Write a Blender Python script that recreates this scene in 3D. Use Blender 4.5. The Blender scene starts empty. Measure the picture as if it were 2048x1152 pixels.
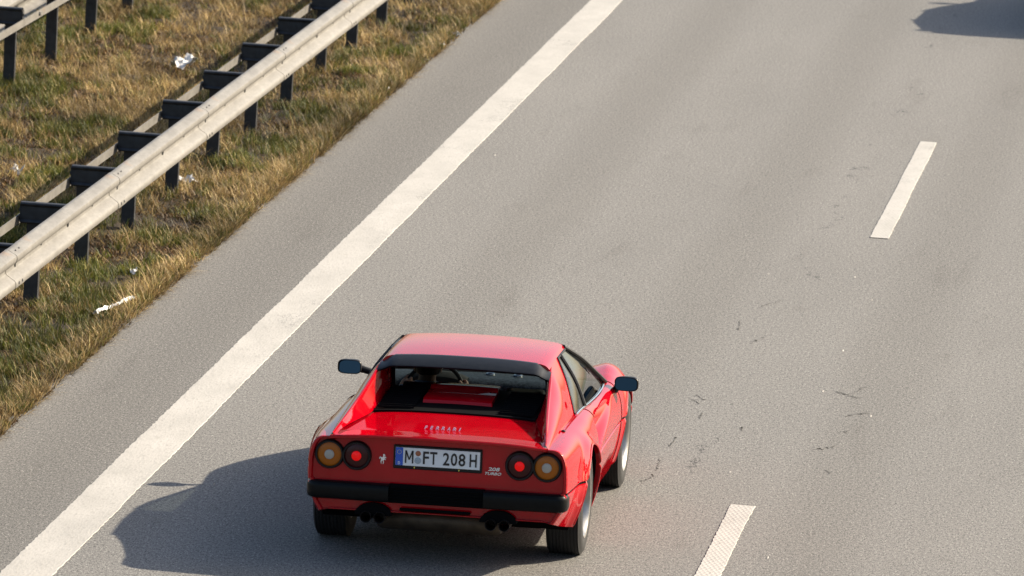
import bpy, math, random
import numpy as np
from mathutils import Vector, Matrix

R = math.radians
scene = bpy.context.scene
C = scene.collection
random.seed(4)
rng = np.random.default_rng(7)

# ------------------------------------------------------------------ camera
F_PX, YAW, PITCH, ROLL, CAM_H = 13909.0, R(6.695), R(9.183), R(3.308), 8.505
cam_d = bpy.data.cameras.new('camera')
cam = bpy.data.objects.new('camera', cam_d)
C.objects.link(cam)
cam_d.sensor_width = 36.0
cam_d.lens = F_PX / 2048.0 * 36.0
cam_d.clip_start, cam_d.clip_end = 0.5, 6000.0
fw = Vector((-math.sin(YAW) * math.cos(PITCH), math.cos(YAW) * math.cos(PITCH), -math.sin(PITCH)))
r0 = Vector((math.cos(YAW), math.sin(YAW), 0))
u0 = r0.cross(fw)
rt = r0 * math.cos(ROLL) + u0 * math.sin(ROLL)
up = -r0 * math.sin(ROLL) + u0 * math.cos(ROLL)
m = Matrix((rt, up, -fw)).transposed().to_4x4()
m.translation = Vector((0, 0, CAM_H))
cam.matrix_world = m
cam_d.dof.use_dof = True
cam_d.dof.focus_distance = 45.5
cam_d.dof.aperture_fstop = 7.0
scene.camera = cam

# ------------------------------------------------------------------ sky and sun
TO_SUN = Vector((1.41, 0.87, 1.0)).normalized()
SUN_EL = math.asin(TO_SUN.z)
SUN_AZ = math.atan2(TO_SUN.x, TO_SUN.y)
world = bpy.data.worlds.new('World')
scene.world = world
world.use_nodes = True
wn = world.node_tree
bgn = wn.nodes['Background']
sky = wn.nodes.new('ShaderNodeTexSky')
sky.sky_type = 'NISHITA'
sky.sun_disc = False
sky.sun_elevation = SUN_EL
sky.sun_rotation = SUN_AZ
sky.air_density = 1.0
sky.dust_density = 2.6
wn.links.new(sky.outputs[0], bgn.inputs[0])
bgn.inputs[1].default_value = 0.088
sun_d = bpy.data.lights.new('sun', 'SUN')
sun_d.energy = 4.6
sun_d.angle = R(0.55)
sun_d.color = (1.0, 0.875, 0.69)
sun = bpy.data.objects.new('sun', sun_d)
C.objects.link(sun)
sun.rotation_euler = (-TO_SUN).to_track_quat('-Z', 'Y').to_euler()
sun.location = (30, 80, 40)
vs = scene.view_settings
vs.view_transform = 'Standard'
vs.look = 'None'
vs.gamma = 1.0
vs.use_curve_mapping = False
vs.exposure = 1.24
scene.cycles.caustics_reflective = False

# ------------------------------------------------------------------ material helpers
def nmat(name):
    mt = bpy.data.materials.new(name)
    mt.use_nodes = True
    nt = mt.node_tree
    b = nt.nodes['Principled BSDF']
    return mt, nt, b

def node(nt, typ, ins=None, **props):
    n = nt.nodes.new(typ)
    for k, v in props.items():
        setattr(n, k, v)
    for k, v in (ins or {}).items():
        if isinstance(v, bpy.types.NodeSocket):
            nt.links.new(v, n.inputs[k])
        else:
            n.inputs[k].default_value = v
    return n

def mixc(nt, fac, a, b, mode='MIX'):
    n = nt.nodes.new('ShaderNodeMix')
    n.data_type = 'RGBA'
    n.blend_type = mode
    for s, v in ((n.inputs[0], fac), (n.inputs[6], a), (n.inputs[7], b)):
        if isinstance(v, bpy.types.NodeSocket):
            nt.links.new(v, s)
        else:
            s.default_value = v
    return n.outputs[2]

def ramp(nt, fac, p0, p1, c0=(0, 0, 0, 1), c1=(1, 1, 1, 1)):
    n = nt.nodes.new('ShaderNodeValToRGB')
    e = n.color_ramp.elements
    e[0].position, e[1].position = p0, p1
    e[0].color, e[1].color = c0, c1
    nt.links.new(fac, n.inputs[0])
    return n.outputs[0]

def math_n(nt, op, a, b=0.0, c=None):
    n = nt.nodes.new('ShaderNodeMath')
    n.operation = op
    for i, v in enumerate((a, b, c)):
        if v is None:
            continue
        if isinstance(v, bpy.types.NodeSocket):
            nt.links.new(v, n.inputs[i])
        else:
            n.inputs[i].default_value = v
    return n.outputs[0]

def objco(nt, scale=(1, 1, 1)):
    t = nt.nodes.new('ShaderNodeTexCoord')
    mp = nt.nodes.new('ShaderNodeMapping')
    mp.inputs['Scale'].default_value = scale
    nt.links.new(t.outputs['Object'], mp.inputs['Vector'])
    return mp.outputs[0]

def noise(nt, vec, scale, detail=2.0, rough=0.5):
    n = node(nt, 'ShaderNodeTexNoise', {'Vector': vec, 'Scale': scale, 'Detail': detail, 'Roughness': rough})
    return n.outputs['Fac']

def c4(c):
    return (c[0], c[1], c[2], 1.0)

def simple(name, col, rough=0.5, metal=0.0, var=0.12, vscale=25.0, coat=0.0, bump=0.0, spec=0.5):
    """a plain material whose colour and gloss vary a little over the surface"""
    mt, nt, b = nmat(name)
    co = objco(nt)
    nz = noise(nt, co, vscale, 4.0, 0.6)
    a = tuple(max(0.0, x * (1 - var)) for x in col)
    d = tuple(min(1.0, x * (1 + var)) for x in col)
    nt.links.new(ramp(nt, nz, 0.3, 0.7, c4(a), c4(d)), b.inputs['Base Color'])
    rr = math_n(nt, 'MULTIPLY_ADD', nz, 0.16, rough - 0.08)
    nt.links.new(rr, b.inputs['Roughness'])
    b.inputs['Metallic'].default_value = metal
    b.inputs['Coat Weight'].default_value = coat
    b.inputs['Coat Roughness'].default_value = 0.04
    b.inputs['Specular IOR Level'].default_value = spec
    if bump:
        bn = node(nt, 'ShaderNodeBump', {'Height': nz, 'Strength': bump, 'Distance': 0.01})
        nt.links.new(bn.outputs[0], b.inputs['Normal'])
    return mt

M = {}

def asphalt(name, lo, hi, crack=True):
    mt, nt, b = nmat(name)
    co = objco(nt, (1, 0.42, 1))
    g1 = noise(nt, co, 105.0, 3.0, 0.65)
    g2 = noise(nt, co, 46.0, 2.0, 0.6)
    cow = objco(nt, (1, 0.25, 1))
    big = noise(nt, cow, 0.9, 4.0, 0.6)
    mid = noise(nt, cow, 5.0, 3.0, 0.6)
    grain = math_n(nt, 'ADD', math_n(nt, 'MULTIPLY', g1, 0.72), math_n(nt, 'MULTIPLY', g2, 0.28))
    col = ramp(nt, grain, 0.37, 0.65, c4(lo), c4(hi))
    col = mixc(nt, ramp(nt, big, 0.25, 0.75), mixc(nt, 1.0, col, (0.86, 0.86, 0.86, 1), 'MULTIPLY'), col)
    col = mixc(nt, ramp(nt, mid, 0.62, 0.85), col, mixc(nt, 1.0, col, (0.82, 0.81, 0.79, 1), 'MULTIPLY'))
    sepx = node(nt, 'ShaderNodeSeparateXYZ', {0: objco(nt)})
    trk = math_n(nt, 'COSINE', math_n(nt, 'MULTIPLY', math_n(nt, 'ADD', sepx.outputs[0], 6.36), 2 * math.pi / 1.66))
    trk = math_n(nt, 'ADD', trk, math_n(nt, 'MULTIPLY_ADD', big, 2.4, -1.2))
    col = mixc(nt, ramp(nt, trk, 0.0, 1.0), col, mixc(nt, 1.0, col, (0.88, 0.875, 0.865, 1), 'MULTIPLY'))
    oil = noise(nt, objco(nt, (1, 0.12, 1)), 2.2, 4.0, 0.6)
    col = mixc(nt, ramp(nt, oil, 0.60, 0.78), col, mixc(nt, 1.0, col, (0.80, 0.79, 0.78, 1), 'MULTIPLY'))
    # pale stones and dark pits of single aggregate grains
    st = noise(nt, objco(nt, (1, 0.5, 1)), 75.0, 1.0, 0.4)
    col = mixc(nt, ramp(nt, st, 0.66, 0.74), col, (0.34, 0.325, 0.30, 1))
    col = mixc(nt, ramp(nt, st, 0.24, 0.31, (1, 1, 1, 1), (0, 0, 0, 1)), col, (0.026, 0.026, 0.026, 1))
    if crack:
        sep = node(nt, 'ShaderNodeSeparateXYZ', {0: objco(nt)})
        wob = noise(nt, objco(nt, (1.0, 0.55, 1)), 1.6, 5.0, 0.75)
        d = math_n(nt, 'ABSOLUTE', math_n(nt, 'ADD', math_n(nt, 'ADD', sep.outputs[0], 4.02), math_n(nt, 'MULTIPLY_ADD', wob, 0.9, -0.45)))
        line = math_n(nt, 'LESS_THAN', d, 0.009)
        gate = math_n(nt, 'GREATER_THAN', noise(nt, objco(nt, (1, 0.6, 1)), 2.3, 3.0, 0.7), 0.58)
        col = mixc(nt, math_n(nt, 'MULTIPLY', math_n(nt, 'MULTIPLY', line, gate), 0.8), col, (0.03, 0.03, 0.03, 1))
        sp = noise(nt, objco(nt, (1, 0.45, 1)), 11.0, 4.0, 0.8)
        col = mixc(nt, math_n(nt, 'MULTIPLY', ramp(nt, sp, 0.74, 0.77), 0.6), col, (0.03, 0.028, 0.024, 1))
    nt.links.new(col, b.inputs['Base Color'])
    b.inputs['Roughness'].default_value = 0.82
    b.inputs['Specular IOR Level'].default_value = 0.35
    bn = node(nt, 'ShaderNodeBump', {'Height': grain, 'Strength': 0.5, 'Distance': 0.004})
    nt.links.new(bn.outputs[0], b.inputs['Normal'])
    return mt

M['asphalt'] = asphalt('asphalt', (0.050, 0.049, 0.047), (0.295, 0.285, 0.265))
M['asphalt_shoulder'] = asphalt('asphalt_shoulder', (0.042, 0.041, 0.039), (0.255, 0.245, 0.226), False)

def paint_line(name, dimples):
    mt, nt, b = nmat(name)
    co = objco(nt)
    n1 = noise(nt, objco(nt, (1, 0.4, 1)), 3.0, 5.0, 0.65)
    n2 = noise(nt, objco(nt, (1, 0.3, 1)), 60.0, 2.0)
    col = ramp(nt, n1, 0.25, 0.75, (0.335, 0.318, 0.285, 1), (0.455, 0.432, 0.392, 1))
    col = mixc(nt, ramp(nt, n2, 0.55, 0.8), col, (0.29, 0.272, 0.24, 1))
    wob = noise(nt, objco(nt, (1.0, 0.5, 1)), 5.0, 5.0, 0.8)
    cr = math_n(nt, 'LESS_THAN', math_n(nt, 'ABSOLUTE', math_n(nt, 'SUBTRACT', wob, 0.5)), 0.0045)
    gate = ramp(nt, noise(nt, objco(nt, (1, 0.5, 1)), 1.7, 2.0), 0.60, 0.64)
    col = mixc(nt, math_n(nt, 'MULTIPLY', cr, gate), col, (0.06, 0.055, 0.05, 1))
    nt.links.new(col, b.inputs['Base Color'])
    b.inputs['Roughness'].default_value = 0.6
    if dimples:
        mp2 = node(nt, 'ShaderNodeMapping', {'Vector': objco(nt, (1, 0.30, 1)), 'Rotation': (0, 0, R(45))})
        vo = node(nt, 'ShaderNodeTexVoronoi', {'Vector': mp2.outputs[0], 'Scale': 44.0, 'Randomness': 0.15})
        h = vo.outputs['Distance']
        bn = node(nt, 'ShaderNodeBump', {'Height': h, 'Strength': 0.38, 'Distance': 0.010})
    else:
        bn = node(nt, 'ShaderNodeBump', {'Height': n2, 'Strength': 0.25, 'Distance': 0.01})
    nt.links.new(bn.outputs[0], b.inputs['Normal'])
    return mt

M['line'] = paint_line('thermoplastic_line', False)
M['dash'] = paint_line('structured_marking', True)

def soil():
    mt, nt, b = nmat('dry_soil')
    co = objco(nt)
    n1 = noise(nt, co, 1.3, 6.0, 0.65)
    n2 = noise(nt, co, 45.0, 5.0, 0.7)
    col = ramp(nt, n1, 0.3, 0.7, (0.040, 0.024, 0.011, 1), (0.085, 0.056, 0.022, 1))
    col = mixc(nt, ramp(nt, n2, 0.35, 0.7), mixc(nt, 1.0, col, (0.35, 0.33, 0.3, 1), 'MULTIPLY'), col)
    nt.links.new(col, b.inputs['Base Color'])
    b.inputs['Roughness'].default_value = 0.95
    bn = node(nt, 'ShaderNodeBump', {'Height': n2, 'Strength': 1.0, 'Distance': 0.05})
    nt.links.new(bn.outputs[0], b.inputs['Normal'])
    return mt

M['soil'] = soil()
M['field'] = simple('field_grass', (0.075, 0.085, 0.035), 0.95, 0, 0.5, 0.15)

def grass_mat():
    mt, nt, b = nmat('grass_blades')
    at = node(nt, 'ShaderNodeAttribute', attribute_name='tint')
    nt.links.new(at.outputs['Color'], b.inputs['Base Color'])
    b.inputs['Roughness'].default_value = 0.6
    b.inputs['Specular IOR Level'].default_value = 0.3
    tr = node(nt, 'ShaderNodeBsdfTranslucent', {'Color': at.outputs['Color']})
    mx = node(nt, 'ShaderNodeMixShader', {0: 0.28, 1: b.outputs[0], 2: tr.outputs[0]})
    nt.links.new(mx.outputs[0], nt.nodes['Material Output'].inputs[0])
    return mt

M['grass'] = grass_mat()

def galvanised():
    mt, nt, b = nmat('weathered_galvanised')
    n1 = noise(nt, objco(nt, (1, 0.35, 1)), 9.0, 5.0, 0.7)
    n2 = noise(nt, objco(nt, (1, 0.6, 1)), 2.1, 4.0, 0.6)
    n3 = noise(nt, objco(nt, (4, 1, 0.5)), 14.0, 4.0, 0.7)
    col = ramp(nt, n1, 0.25, 0.75, (0.115, 0.107, 0.094, 1), (0.215, 0.205, 0.186, 1))
    col = mixc(nt, math_n(nt, 'MULTIPLY', ramp(nt, n3, 0.45, 0.75), 0.5), col, (0.085, 0.077, 0.066, 1))
    col = mixc(nt, math_n(nt, 'MULTIPLY', ramp(nt, n2, 0.62, 0.72), 0.55), col, (0.22, 0.125, 0.06, 1))
    nt.links.new(col, b.inputs['Base Color'])
    b.inputs['Metallic'].default_value = 0.15
    b.inputs['Roughness'].default_value = 0.55
    return mt

M['galv'] = galvanised()
M['post'] = simple('dark_weathered_steel', (0.036, 0.037, 0.04), 0.55, 0.5, 0.35, 14.0)
M['bolt'] = simple('bolt_steel', (0.05, 0.05, 0.05), 0.6, 0.4)

def car_paint():
    mt, nt, b = nmat('red_car_paint')
    nz = noise(nt, objco(nt), 6.0, 3.0)
    nt.links.new(ramp(nt, nz, 0.3, 0.7, (0.345, 0.0004, 0.0055, 1), (0.38, 0.0005, 0.007, 1)), b.inputs['Base Color'])
    b.inputs['Roughness'].default_value = 0.45
    b.inputs['Specular IOR Level'].default_value = 0.0
    b.inputs['Coat Weight'].default_value = 1.0
    b.inputs['Coat Roughness'].default_value = 0.025
    b.inputs['Coat IOR'].default_value = 1.42
    d = noise(nt, objco(nt), 220.0, 2.0)
    bn = node(nt, 'ShaderNodeBump', {'Height': d, 'Strength': 0.012, 'Distance': 0.002})
    nt.links.new(bn.outputs[0], b.inputs['Coat Normal'])
    return mt

M['paint'] = car_paint()

def glass(name, tint, ior=1.5, rough=0.01):
    mt, nt, b = nmat(name)
    nt.nodes.remove(b)
    nz = noise(nt, objco(nt), 4.0, 2.0)
    t = node(nt, 'ShaderNodeBsdfTransparent', {'Color': c4(tint)})
    nt.links.new(ramp(nt, nz, 0.3, 0.7, c4([x * 0.96 for x in tint]), c4(tint)), t.inputs[0])
    g = node(nt, 'ShaderNodeBsdfGlossy', {'Color': (1, 1, 1, 1), 'Roughness': rough})
    fr = node(nt, 'ShaderNodeFresnel', {'IOR': ior})
    mx = node(nt, 'ShaderNodeMixShader', {0: fr.outputs[0], 1: t.outputs[0], 2: g.outputs[0]})
    nt.links.new(mx.outputs[0], nt.nodes['Material Output'].inputs[0])
    return mt

M['glass'] = glass('window_glass', (0.50, 0.54, 0.53))
M['side_glass'] = glass('side_window_glass', (0.26, 0.29, 0.28))
M['black'] = simple('satin_black_plastic', (0.006, 0.0065, 0.0075), 0.42, 0, 0.3, 40, spec=0.25)
M['black_matt'] = simple('matt_black', (0.003, 0.003, 0.0035), 0.85, 0, 0.3, 40, spec=0.06)
M['spoiler'] = simple('matt_black_spoiler', (0.008, 0.010, 0.013), 0.45, 0, 0.2, 30, spec=0.35)
M['bumper'] = simple('black_bumper', (0.004, 0.0045, 0.005), 0.34, 0, 0.25, 30, spec=0.12)
M['rubber'] = simple('tyre_rubber', (0.009, 0.009, 0.0095), 0.8, 0, 0.3, 60, bump=0.2)
M['alloy'] = simple('silver_alloy', (0.30, 0.295, 0.285), 0.34, 0.85, 0.08, 30)
M['chrome'] = simple('chrome', (0.82, 0.82, 0.84), 0.14, 1.0, 0.05, 30)
M['exhaust'] = simple('sooty_exhaust', (0.025, 0.022, 0.02), 0.5, 0.7, 0.4, 40)
M['muffler'] = simple('heat_stained_muffler', (0.06, 0.046, 0.032), 0.55, 0.5, 0.35, 12)
M['interior'] = simple('dark_interior', (0.018, 0.018, 0.018), 0.8, 0, 0.3, 30)
M['tan'] = simple('tan_leather', (0.30, 0.185, 0.08), 0.6, 0, 0.2, 40)
M['plate'] = simple('plate_white', (0.70, 0.73, 0.76), 0.35, 0, 0.04, 20)
M['plate_blue'] = simple('plate_blue', (0.015, 0.085, 0.48), 0.35, 0, 0.05, 20)
M['ink'] = simple('plate_ink', (0.01, 0.01, 0.012), 0.4)
M['star'] = simple('plate_star_yellow', (0.75, 0.62, 0.1), 0.4)
M['seal_rust'] = simple('sticker_brown', (0.30, 0.10, 0.045), 0.4, 0, 0.2, 300)
M['seal_grey'] = simple('seal_grey_blue', (0.30, 0.36, 0.42), 0.4, 0, 0.5, 260)
M['badge'] = simple('badge_silver', (0.80, 0.80, 0.86), 0.25, 0.6, 0.05, 60)
M['mirror'] = simple('mirror_glass', (0.03, 0.05, 0.065), 0.03, 1.0, 0.04, 10)

def lens(name, col, emit=0.0, rough=0.12):
    mt, nt, b = nmat(name)
    vo = node(nt, 'ShaderNodeTexVoronoi', {'Vector': objco(nt), 'Scale': 240.0, 'Randomness': 0.0})
    nt.links.new(ramp(nt, vo.outputs['Distance'], 0.0, 0.8, c4(col), c4([x * 0.8 for x in col])), b.inputs['Base Color'])
    b.inputs['Roughness'].default_value = rough
    b.inputs['Coat Weight'].default_value = 0.1
    b.inputs['Specular IOR Level'].default_value = 0.22
    bn = node(nt, 'ShaderNodeBump', {'Height': vo.outputs['Distance'], 'Strength': 0.2, 'Distance': 0.003})
    nt.links.new(bn.outputs[0], b.inputs['Normal'])
    if emit:
        b.inputs['Emission Color'].default_value = c4(col)
        b.inputs['Emission Strength'].default_value = emit
    return mt

M['amber'] = lens('amber_lens', (0.38, 0.105, 0.005))
M['red_lens'] = lens('dark_red_lens', (0.045, 0.004, 0.006))
M['red_lit'] = lens('lit_red_lamp', (0.80, 0.004, 0.004), 0.16)
M['white_lens'] = lens('clear_lens', (0.40, 0.37, 0.33))

def speckle(name, a, b_, s):
    mt, nt, b = nmat(name)
    n1 = noise(nt, objco(nt), s, 3.0, 0.7)
    nt.links.new(ramp(nt, n1, 0.42, 0.62, c4(a), c4(b_)), b.inputs['Base Color'])
    b.inputs['Roughness'].default_value = 0.5
    return mt

M['dash_top'] = speckle('dashboard_vinyl', (0.015, 0.018, 0.022), (0.085, 0.10, 0.125), 55.0)
M['paper'] = simple('crumpled_paper', (0.60, 0.59, 0.57), 0.7, 0, 0.1, 60)
M['plastic_film'] = simple('white_film', (0.55, 0.55, 0.53), 0.35, 0, 0.15, 60)
M['skin'] = simple('skin', (0.30, 0.16, 0.11), 0.55, 0, 0.1, 40)
M['shirt'] = simple('light_blue_shirt', (0.33, 0.40, 0.54), 0.8, 0, 0.1, 60)
M['trousers'] = simple('dark_trousers', (0.03, 0.035, 0.05), 0.85)
M['hair'] = simple('dark_hair', (0.012, 0.009, 0.007), 0.55, 0, 0.4, 120, bump=0.6)
M['grey_paint'] = simple('grey_car_paint', (0.10, 0.11, 0.12), 0.35, 0.4, 0.05, 10, coat=1.0)

# ------------------------------------------------------------------ mesh helpers
def mesh_obj(name, verts, faces, mat, parent=None, smooth=True, sharp=35, mats=None, fmat=None):
    me = bpy.data.meshes.new(name)
    me.from_pydata([tuple(map(float, v)) for v in verts], [], [tuple(map(int, f)) for f in faces])
    for mm in (mats or [mat]):
        me.materials.append(M[mm] if isinstance(mm, str) else mm)
    if fmat is not None:
        me.polygons.foreach_set('material_index', np.asarray(fmat, dtype=np.int32))
    if smooth:
        me.polygons.foreach_set('use_smooth', np.ones(len(me.polygons), dtype=bool))
        me.set_sharp_from_angle(angle=R(sharp))
    me.validate()
    me.update()
    o = bpy.data.objects.new(name, me)
    C.objects.link(o)
    o.parent = parent
    return o

def empty(name, loc=(0, 0, 0), rz=0.0):
    o = bpy.data.objects.new(name, None)
    C.objects.link(o)
    o.location = loc
    o.rotation_euler = (0, 0, rz)
    o.empty_display_size = 0.2
    return o

def tag(o, label=None, cat=None, group=None, kind=None):
    if label: o['label'] = label
    if cat: o['category'] = cat
    if group: o['group'] = group
    if kind: o['kind'] = kind
    return o

class MB:
    """collects shapes; build() links them as one mesh"""
    def __init__(s, xf=None):
        s.v, s.f, s.mi, s.xf, s.cur = [], [], [], xf, 0
    def add(s, vs, fs):
        k = len(s.v)
        s.v += [tuple(v) for v in vs]
        s.f += [tuple(i + k for i in f) for f in fs]
        s.mi += [s.cur] * len(fs)
        return s
    def grid(s, P, flip=False, closed_u=False, closed_v=False):
        """P[i][j] -> quads"""
        nu, nv = len(P), len(P[0])
        vs = [p for row in P for p in row]
        fs = []
        for i in range(nu if closed_u else nu - 1):
            for j in range(nv if closed_v else nv - 1):
                a, b = i * nv + j, i * nv + (j + 1) % nv
                c, d = ((i + 1) % nu) * nv + (j + 1) % nv, ((i + 1) % nu) * nv + j
                fs.append((a, d, c, b) if flip else (a, b, c, d))
        return s.add(vs, fs)
    def box(s, x0, x1, y0, y1, z0, z1, bev=0.0):
        if bev <= 0:
            vs = [(x, y, z) for z in (z0, z1) for (x, y) in ((x0, y0), (x1, y0), (x1, y1), (x0, y1))]
            fs = [(3, 2, 1, 0), (4, 5, 6, 7), (0, 1, 5, 4), (1, 2, 6, 5), (2, 3, 7, 6), (3, 0, 4, 7)]
            return s.add(vs, fs)
        b = bev
        vs, idx = [], {}
        cx, cy, cz = (x0 + x1) / 2, (y0 + y1) / 2, (z0 + z1) / 2
        X, Y, Z = (x0, x1), (y0, y1), (z0, z1)
        for i in (0, 1):
            for j in (0, 1):
                for k in (0, 1):
                    sx, sy, sz = (1 if i == 0 else -1), (1 if j == 0 else -1), (1 if k == 0 else -1)
                    for t, d in (('x', (0, b * sy, b * sz)), ('y', (b * sx, 0, b * sz)), ('z', (b * sx, b * sy, 0))):
                        idx[(i, j, k, t)] = len(vs)
                        vs.append((X[i] + d[0], Y[j] + d[1], Z[k] + d[2]))
        I = idx
        fs = []
        for t, ax in (('x', 0), ('y', 1), ('z', 2)):
            for s_ in (0, 1):
                def key(a, b2):
                    q = [0, 0, 0]
                    q[ax] = s_
                    o = [n for n in (0, 1, 2) if n != ax]
                    q[o[0]], q[o[1]] = a, b2
                    return I[(q[0], q[1], q[2], t)]
                fs.append((key(0, 0), key(1, 0), key(1, 1), key(0, 1)))
        for (i, j) in ((0, 0), (0, 1), (1, 0), (1, 1)):
            fs.append((I[(i, j, 0, 'x')], I[(i, j, 1, 'x')], I[(i, j, 1, 'y')], I[(i, j, 0, 'y')]))
            fs.append((I[(i, 0, j, 'x')], I[(i, 1, j, 'x')], I[(i, 1, j, 'z')], I[(i, 0, j, 'z')]))
            fs.append((I[(0, i, j, 'y')], I[(1, i, j, 'y')], I[(1, i, j, 'z')], I[(0, i, j, 'z')]))
        for i in (0, 1):
            for j in (0, 1):
                for k in (0, 1):
                    fs.append((I[(i, j, k, 'x')], I[(i, j, k, 'y')], I[(i, j, k, 'z')]))
        # outward winding
        out = []
        ctr = Vector((cx, cy, cz))
        for f in fs:
            p = [Vector(vs[q]) for q in f]
            n = (p[1] - p[0]).cross(p[2] - p[0])
            mid = sum(p, Vector()) / len(p)
            out.append(f if n.dot(mid - ctr) > 0 else f[::-1])
        return s.add(vs, out)
    def tube(s, pts, r, n=8, cap=True, closed=False):
        pts = [Vector(p) for p in pts]
        rings = []
        up_ = None
        N = len(pts)
        for i, p in enumerate(pts):
            a = pts[i - 1] if (i > 0 or closed) else p
            b = pts[(i + 1) % N] if (i < N - 1 or closed) else p
            t = (b - a).normalized()
            if up_ is None:
                up_ = Vector((0, 0, 1)) if abs(t.z) < 0.9 else Vector((1, 0, 0))
            u = (up_ - t * up_.dot(t)).normalized()
            up_ = u
            w = t.cross(u)
            rr = r[i] if isinstance(r, (list, tuple)) else r
            rings.append([p + (u * math.cos(q) + w * math.sin(q)) * rr for q in [2 * math.pi * k / n for k in range(n)]])
        k = len(s.v)
        s.grid(rings, closed_u=closed, closed_v=True, flip=True)
        if cap and not closed:
            s.add([], [])
            s.f.append(tuple(k + q for q in range(n))[::1]); s.mi.append(s.cur)
            s.f.append(tuple(k + (N - 1) * n + q for q in range(n))[::-1]); s.mi.append(s.cur)
        return s
    def lathe(s, prof, n=40, axis='x', c=(0, 0, 0)):
        """prof: list of (a, r) along axis"""
        P = []
        for i in range(n):
            q = 2 * math.pi * i / n
            row = []
            for a, r in prof:
                if axis == 'x':
                    row.append((c[0] + a, c[1] + r * math.cos(q), c[2] + r * math.sin(q)))
                elif axis == 'y':
                    row.append((c[0] + r * math.cos(q), c[1] + a, c[2] + r * math.sin(q)))
                else:
                    row.append((c[0] + r * math.cos(q), c[1] + r * math.sin(q), c[2] + a))
            P.append(row)
        return s.grid(P, closed_u=True)
    def build(s, name, mat, parent=None, smooth=True, sharp=35, mats=None):
        v = s.v if s.xf is None else [s.xf(p) for p in s.v]
        return mesh_obj(name, v, s.f, mat, parent, smooth, sharp, mats, s.mi if mats else None)

def pchip(xs, ys):
    xs, ys = np.asarray(xs, float), np.asarray(ys, float)
    h = np.diff(xs); d = np.diff(ys) / h
    mm = np.zeros(len(xs))
    for i in range(1, len(xs) - 1):
        if d[i - 1] * d[i] > 0:
            w1, w2 = 2 * h[i] + h[i - 1], h[i] + 2 * h[i - 1]
            mm[i] = (w1 + w2) / (w1 / d[i - 1] + w2 / d[i])
    mm[0], mm[-1] = d[0], d[-1]
    def f(x):
        x = min(max(x, xs[0]), xs[-1])
        i = min(max(int(np.searchsorted(xs, x)) - 1, 0), len(xs) - 2)
        t = (x - xs[i]) / h[i]
        return float(ys[i] * (1 + 2 * t) * (1 - t) ** 2 + h[i] * mm[i] * t * (1 - t) ** 2
                     + ys[i + 1] * t * t * (3 - 2 * t) + h[i] * mm[i + 1] * t * t * (t - 1))
    return f

def lerp(a, b, t):
    return tuple(a[i] + (b[i] - a[i]) * t for i in range(len(a)))

def polyline(pts, n):
    """resample a polyline evenly"""
    P = [np.array(p, float) for p in pts]
    L = [0]
    for a, b in zip(P, P[1:]):
        L.append(L[-1] + np.linalg.norm(b - a))
    out = []
    for t in np.linspace(0, L[-1], n):
        i = min(int(np.searchsorted(L, t, 'right')) - 1, len(P) - 2)
        w = (t - L[i]) / (L[i + 1] - L[i])
        out.append(tuple(P[i] * (1 - w) + P[i + 1] * w))
    return out

def smoothline(pts, n):
    """Catmull-Rom through points"""
    P = [Vector(p) for p in pts]
    out = []
    k = len(P) - 1
    for i in range(n):
        t = i / (n - 1) * k
        j = min(int(t), k - 1)
        u = t - j
        p0, p1, p2, p3 = P[max(j - 1, 0)], P[j], P[j + 1], P[min(j + 2, k)]
        out.append(tuple(0.5 * (2 * p1 + (p2 - p0) * u + (2 * p0 - 5 * p1 + 4 * p2 - p3) * u * u + (3 * p1 - p0 - 3 * p2 + p3) * u ** 3)))
    return out

def sstep(a, b, x):
    t = min(max((x - a) / (b - a), 0.0), 1.0)
    return t * t * (3 - 2 * t)

def text_verts(body, size, extrude, shear=0.0, xs=1.0, bevel=0.0, weight=0.022):
    cu = bpy.data.curves.new('text', 'FONT')
    cu.body = body
    cu.size = size
    cu.extrude = extrude
    cu.shear = shear
    cu.offset = weight
    cu.bevel_depth = bevel
    cu.resolution_u = 3
    cu.align_x = 'CENTER'
    cu.align_y = 'CENTER'
    o = bpy.data.objects.new('text', cu)
    C.objects.link(o)
    dg = bpy.context.evaluated_depsgraph_get()
    me = bpy.data.meshes.new_from_object(o.evaluated_get(dg))
    vs = np.array([v.co[:] for v in me.vertices])
    fs = [tuple(p.vertices) for p in me.polygons]
    bpy.data.objects.remove(o)
    bpy.data.curves.remove(cu)
    bpy.data.meshes.remove(me)
    mn, mx = vs.min(0), vs.max(0)
    vs[:, :2] -= (mn[:2] + mx[:2]) / 2
    vs[:, 0] *= xs
    return vs, fs, (mx - mn)

# ================================================================== THE SETTING
def sheet(name, x0, x1, y0, y1, z, mat, parent=None, nx=1, ny=1):
    P = [[(x0 + (x1 - x0) * i / nx, y0 + (y1 - y0) * j / ny, z) for i in range(nx + 1)] for j in range(ny + 1)]
    return MB().grid(P).build(name, mat, parent, smooth=False)

EDGE_X, OPP_X = -8.64, -12.68
# ground: one large sheet, with the median modelled finer and a little uneven
def vnoise(seed, n=64):
    g = np.random.default_rng(seed).random((n, n))
    def f(x, y):
        x, y = np.asarray(x, float), np.asarray(y, float)
        xi, yi = np.floor(x).astype(int), np.floor(y).astype(int)
        u, v = x - xi, y - yi
        u, v = u * u * (3 - 2 * u), v * v * (3 - 2 * v)
        a, b = g[xi % n, yi % n], g[(xi + 1) % n, yi % n]
        c, d = g[xi % n, (yi + 1) % n], g[(xi + 1) % n, (yi + 1) % n]
        return (a * (1 - u) + b * u) * (1 - v) + (c * (1 - u) + d * u) * v
    return f
nA, nB, nC, nD = vnoise(1), vnoise(2), vnoise(3), vnoise(4)

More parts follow.
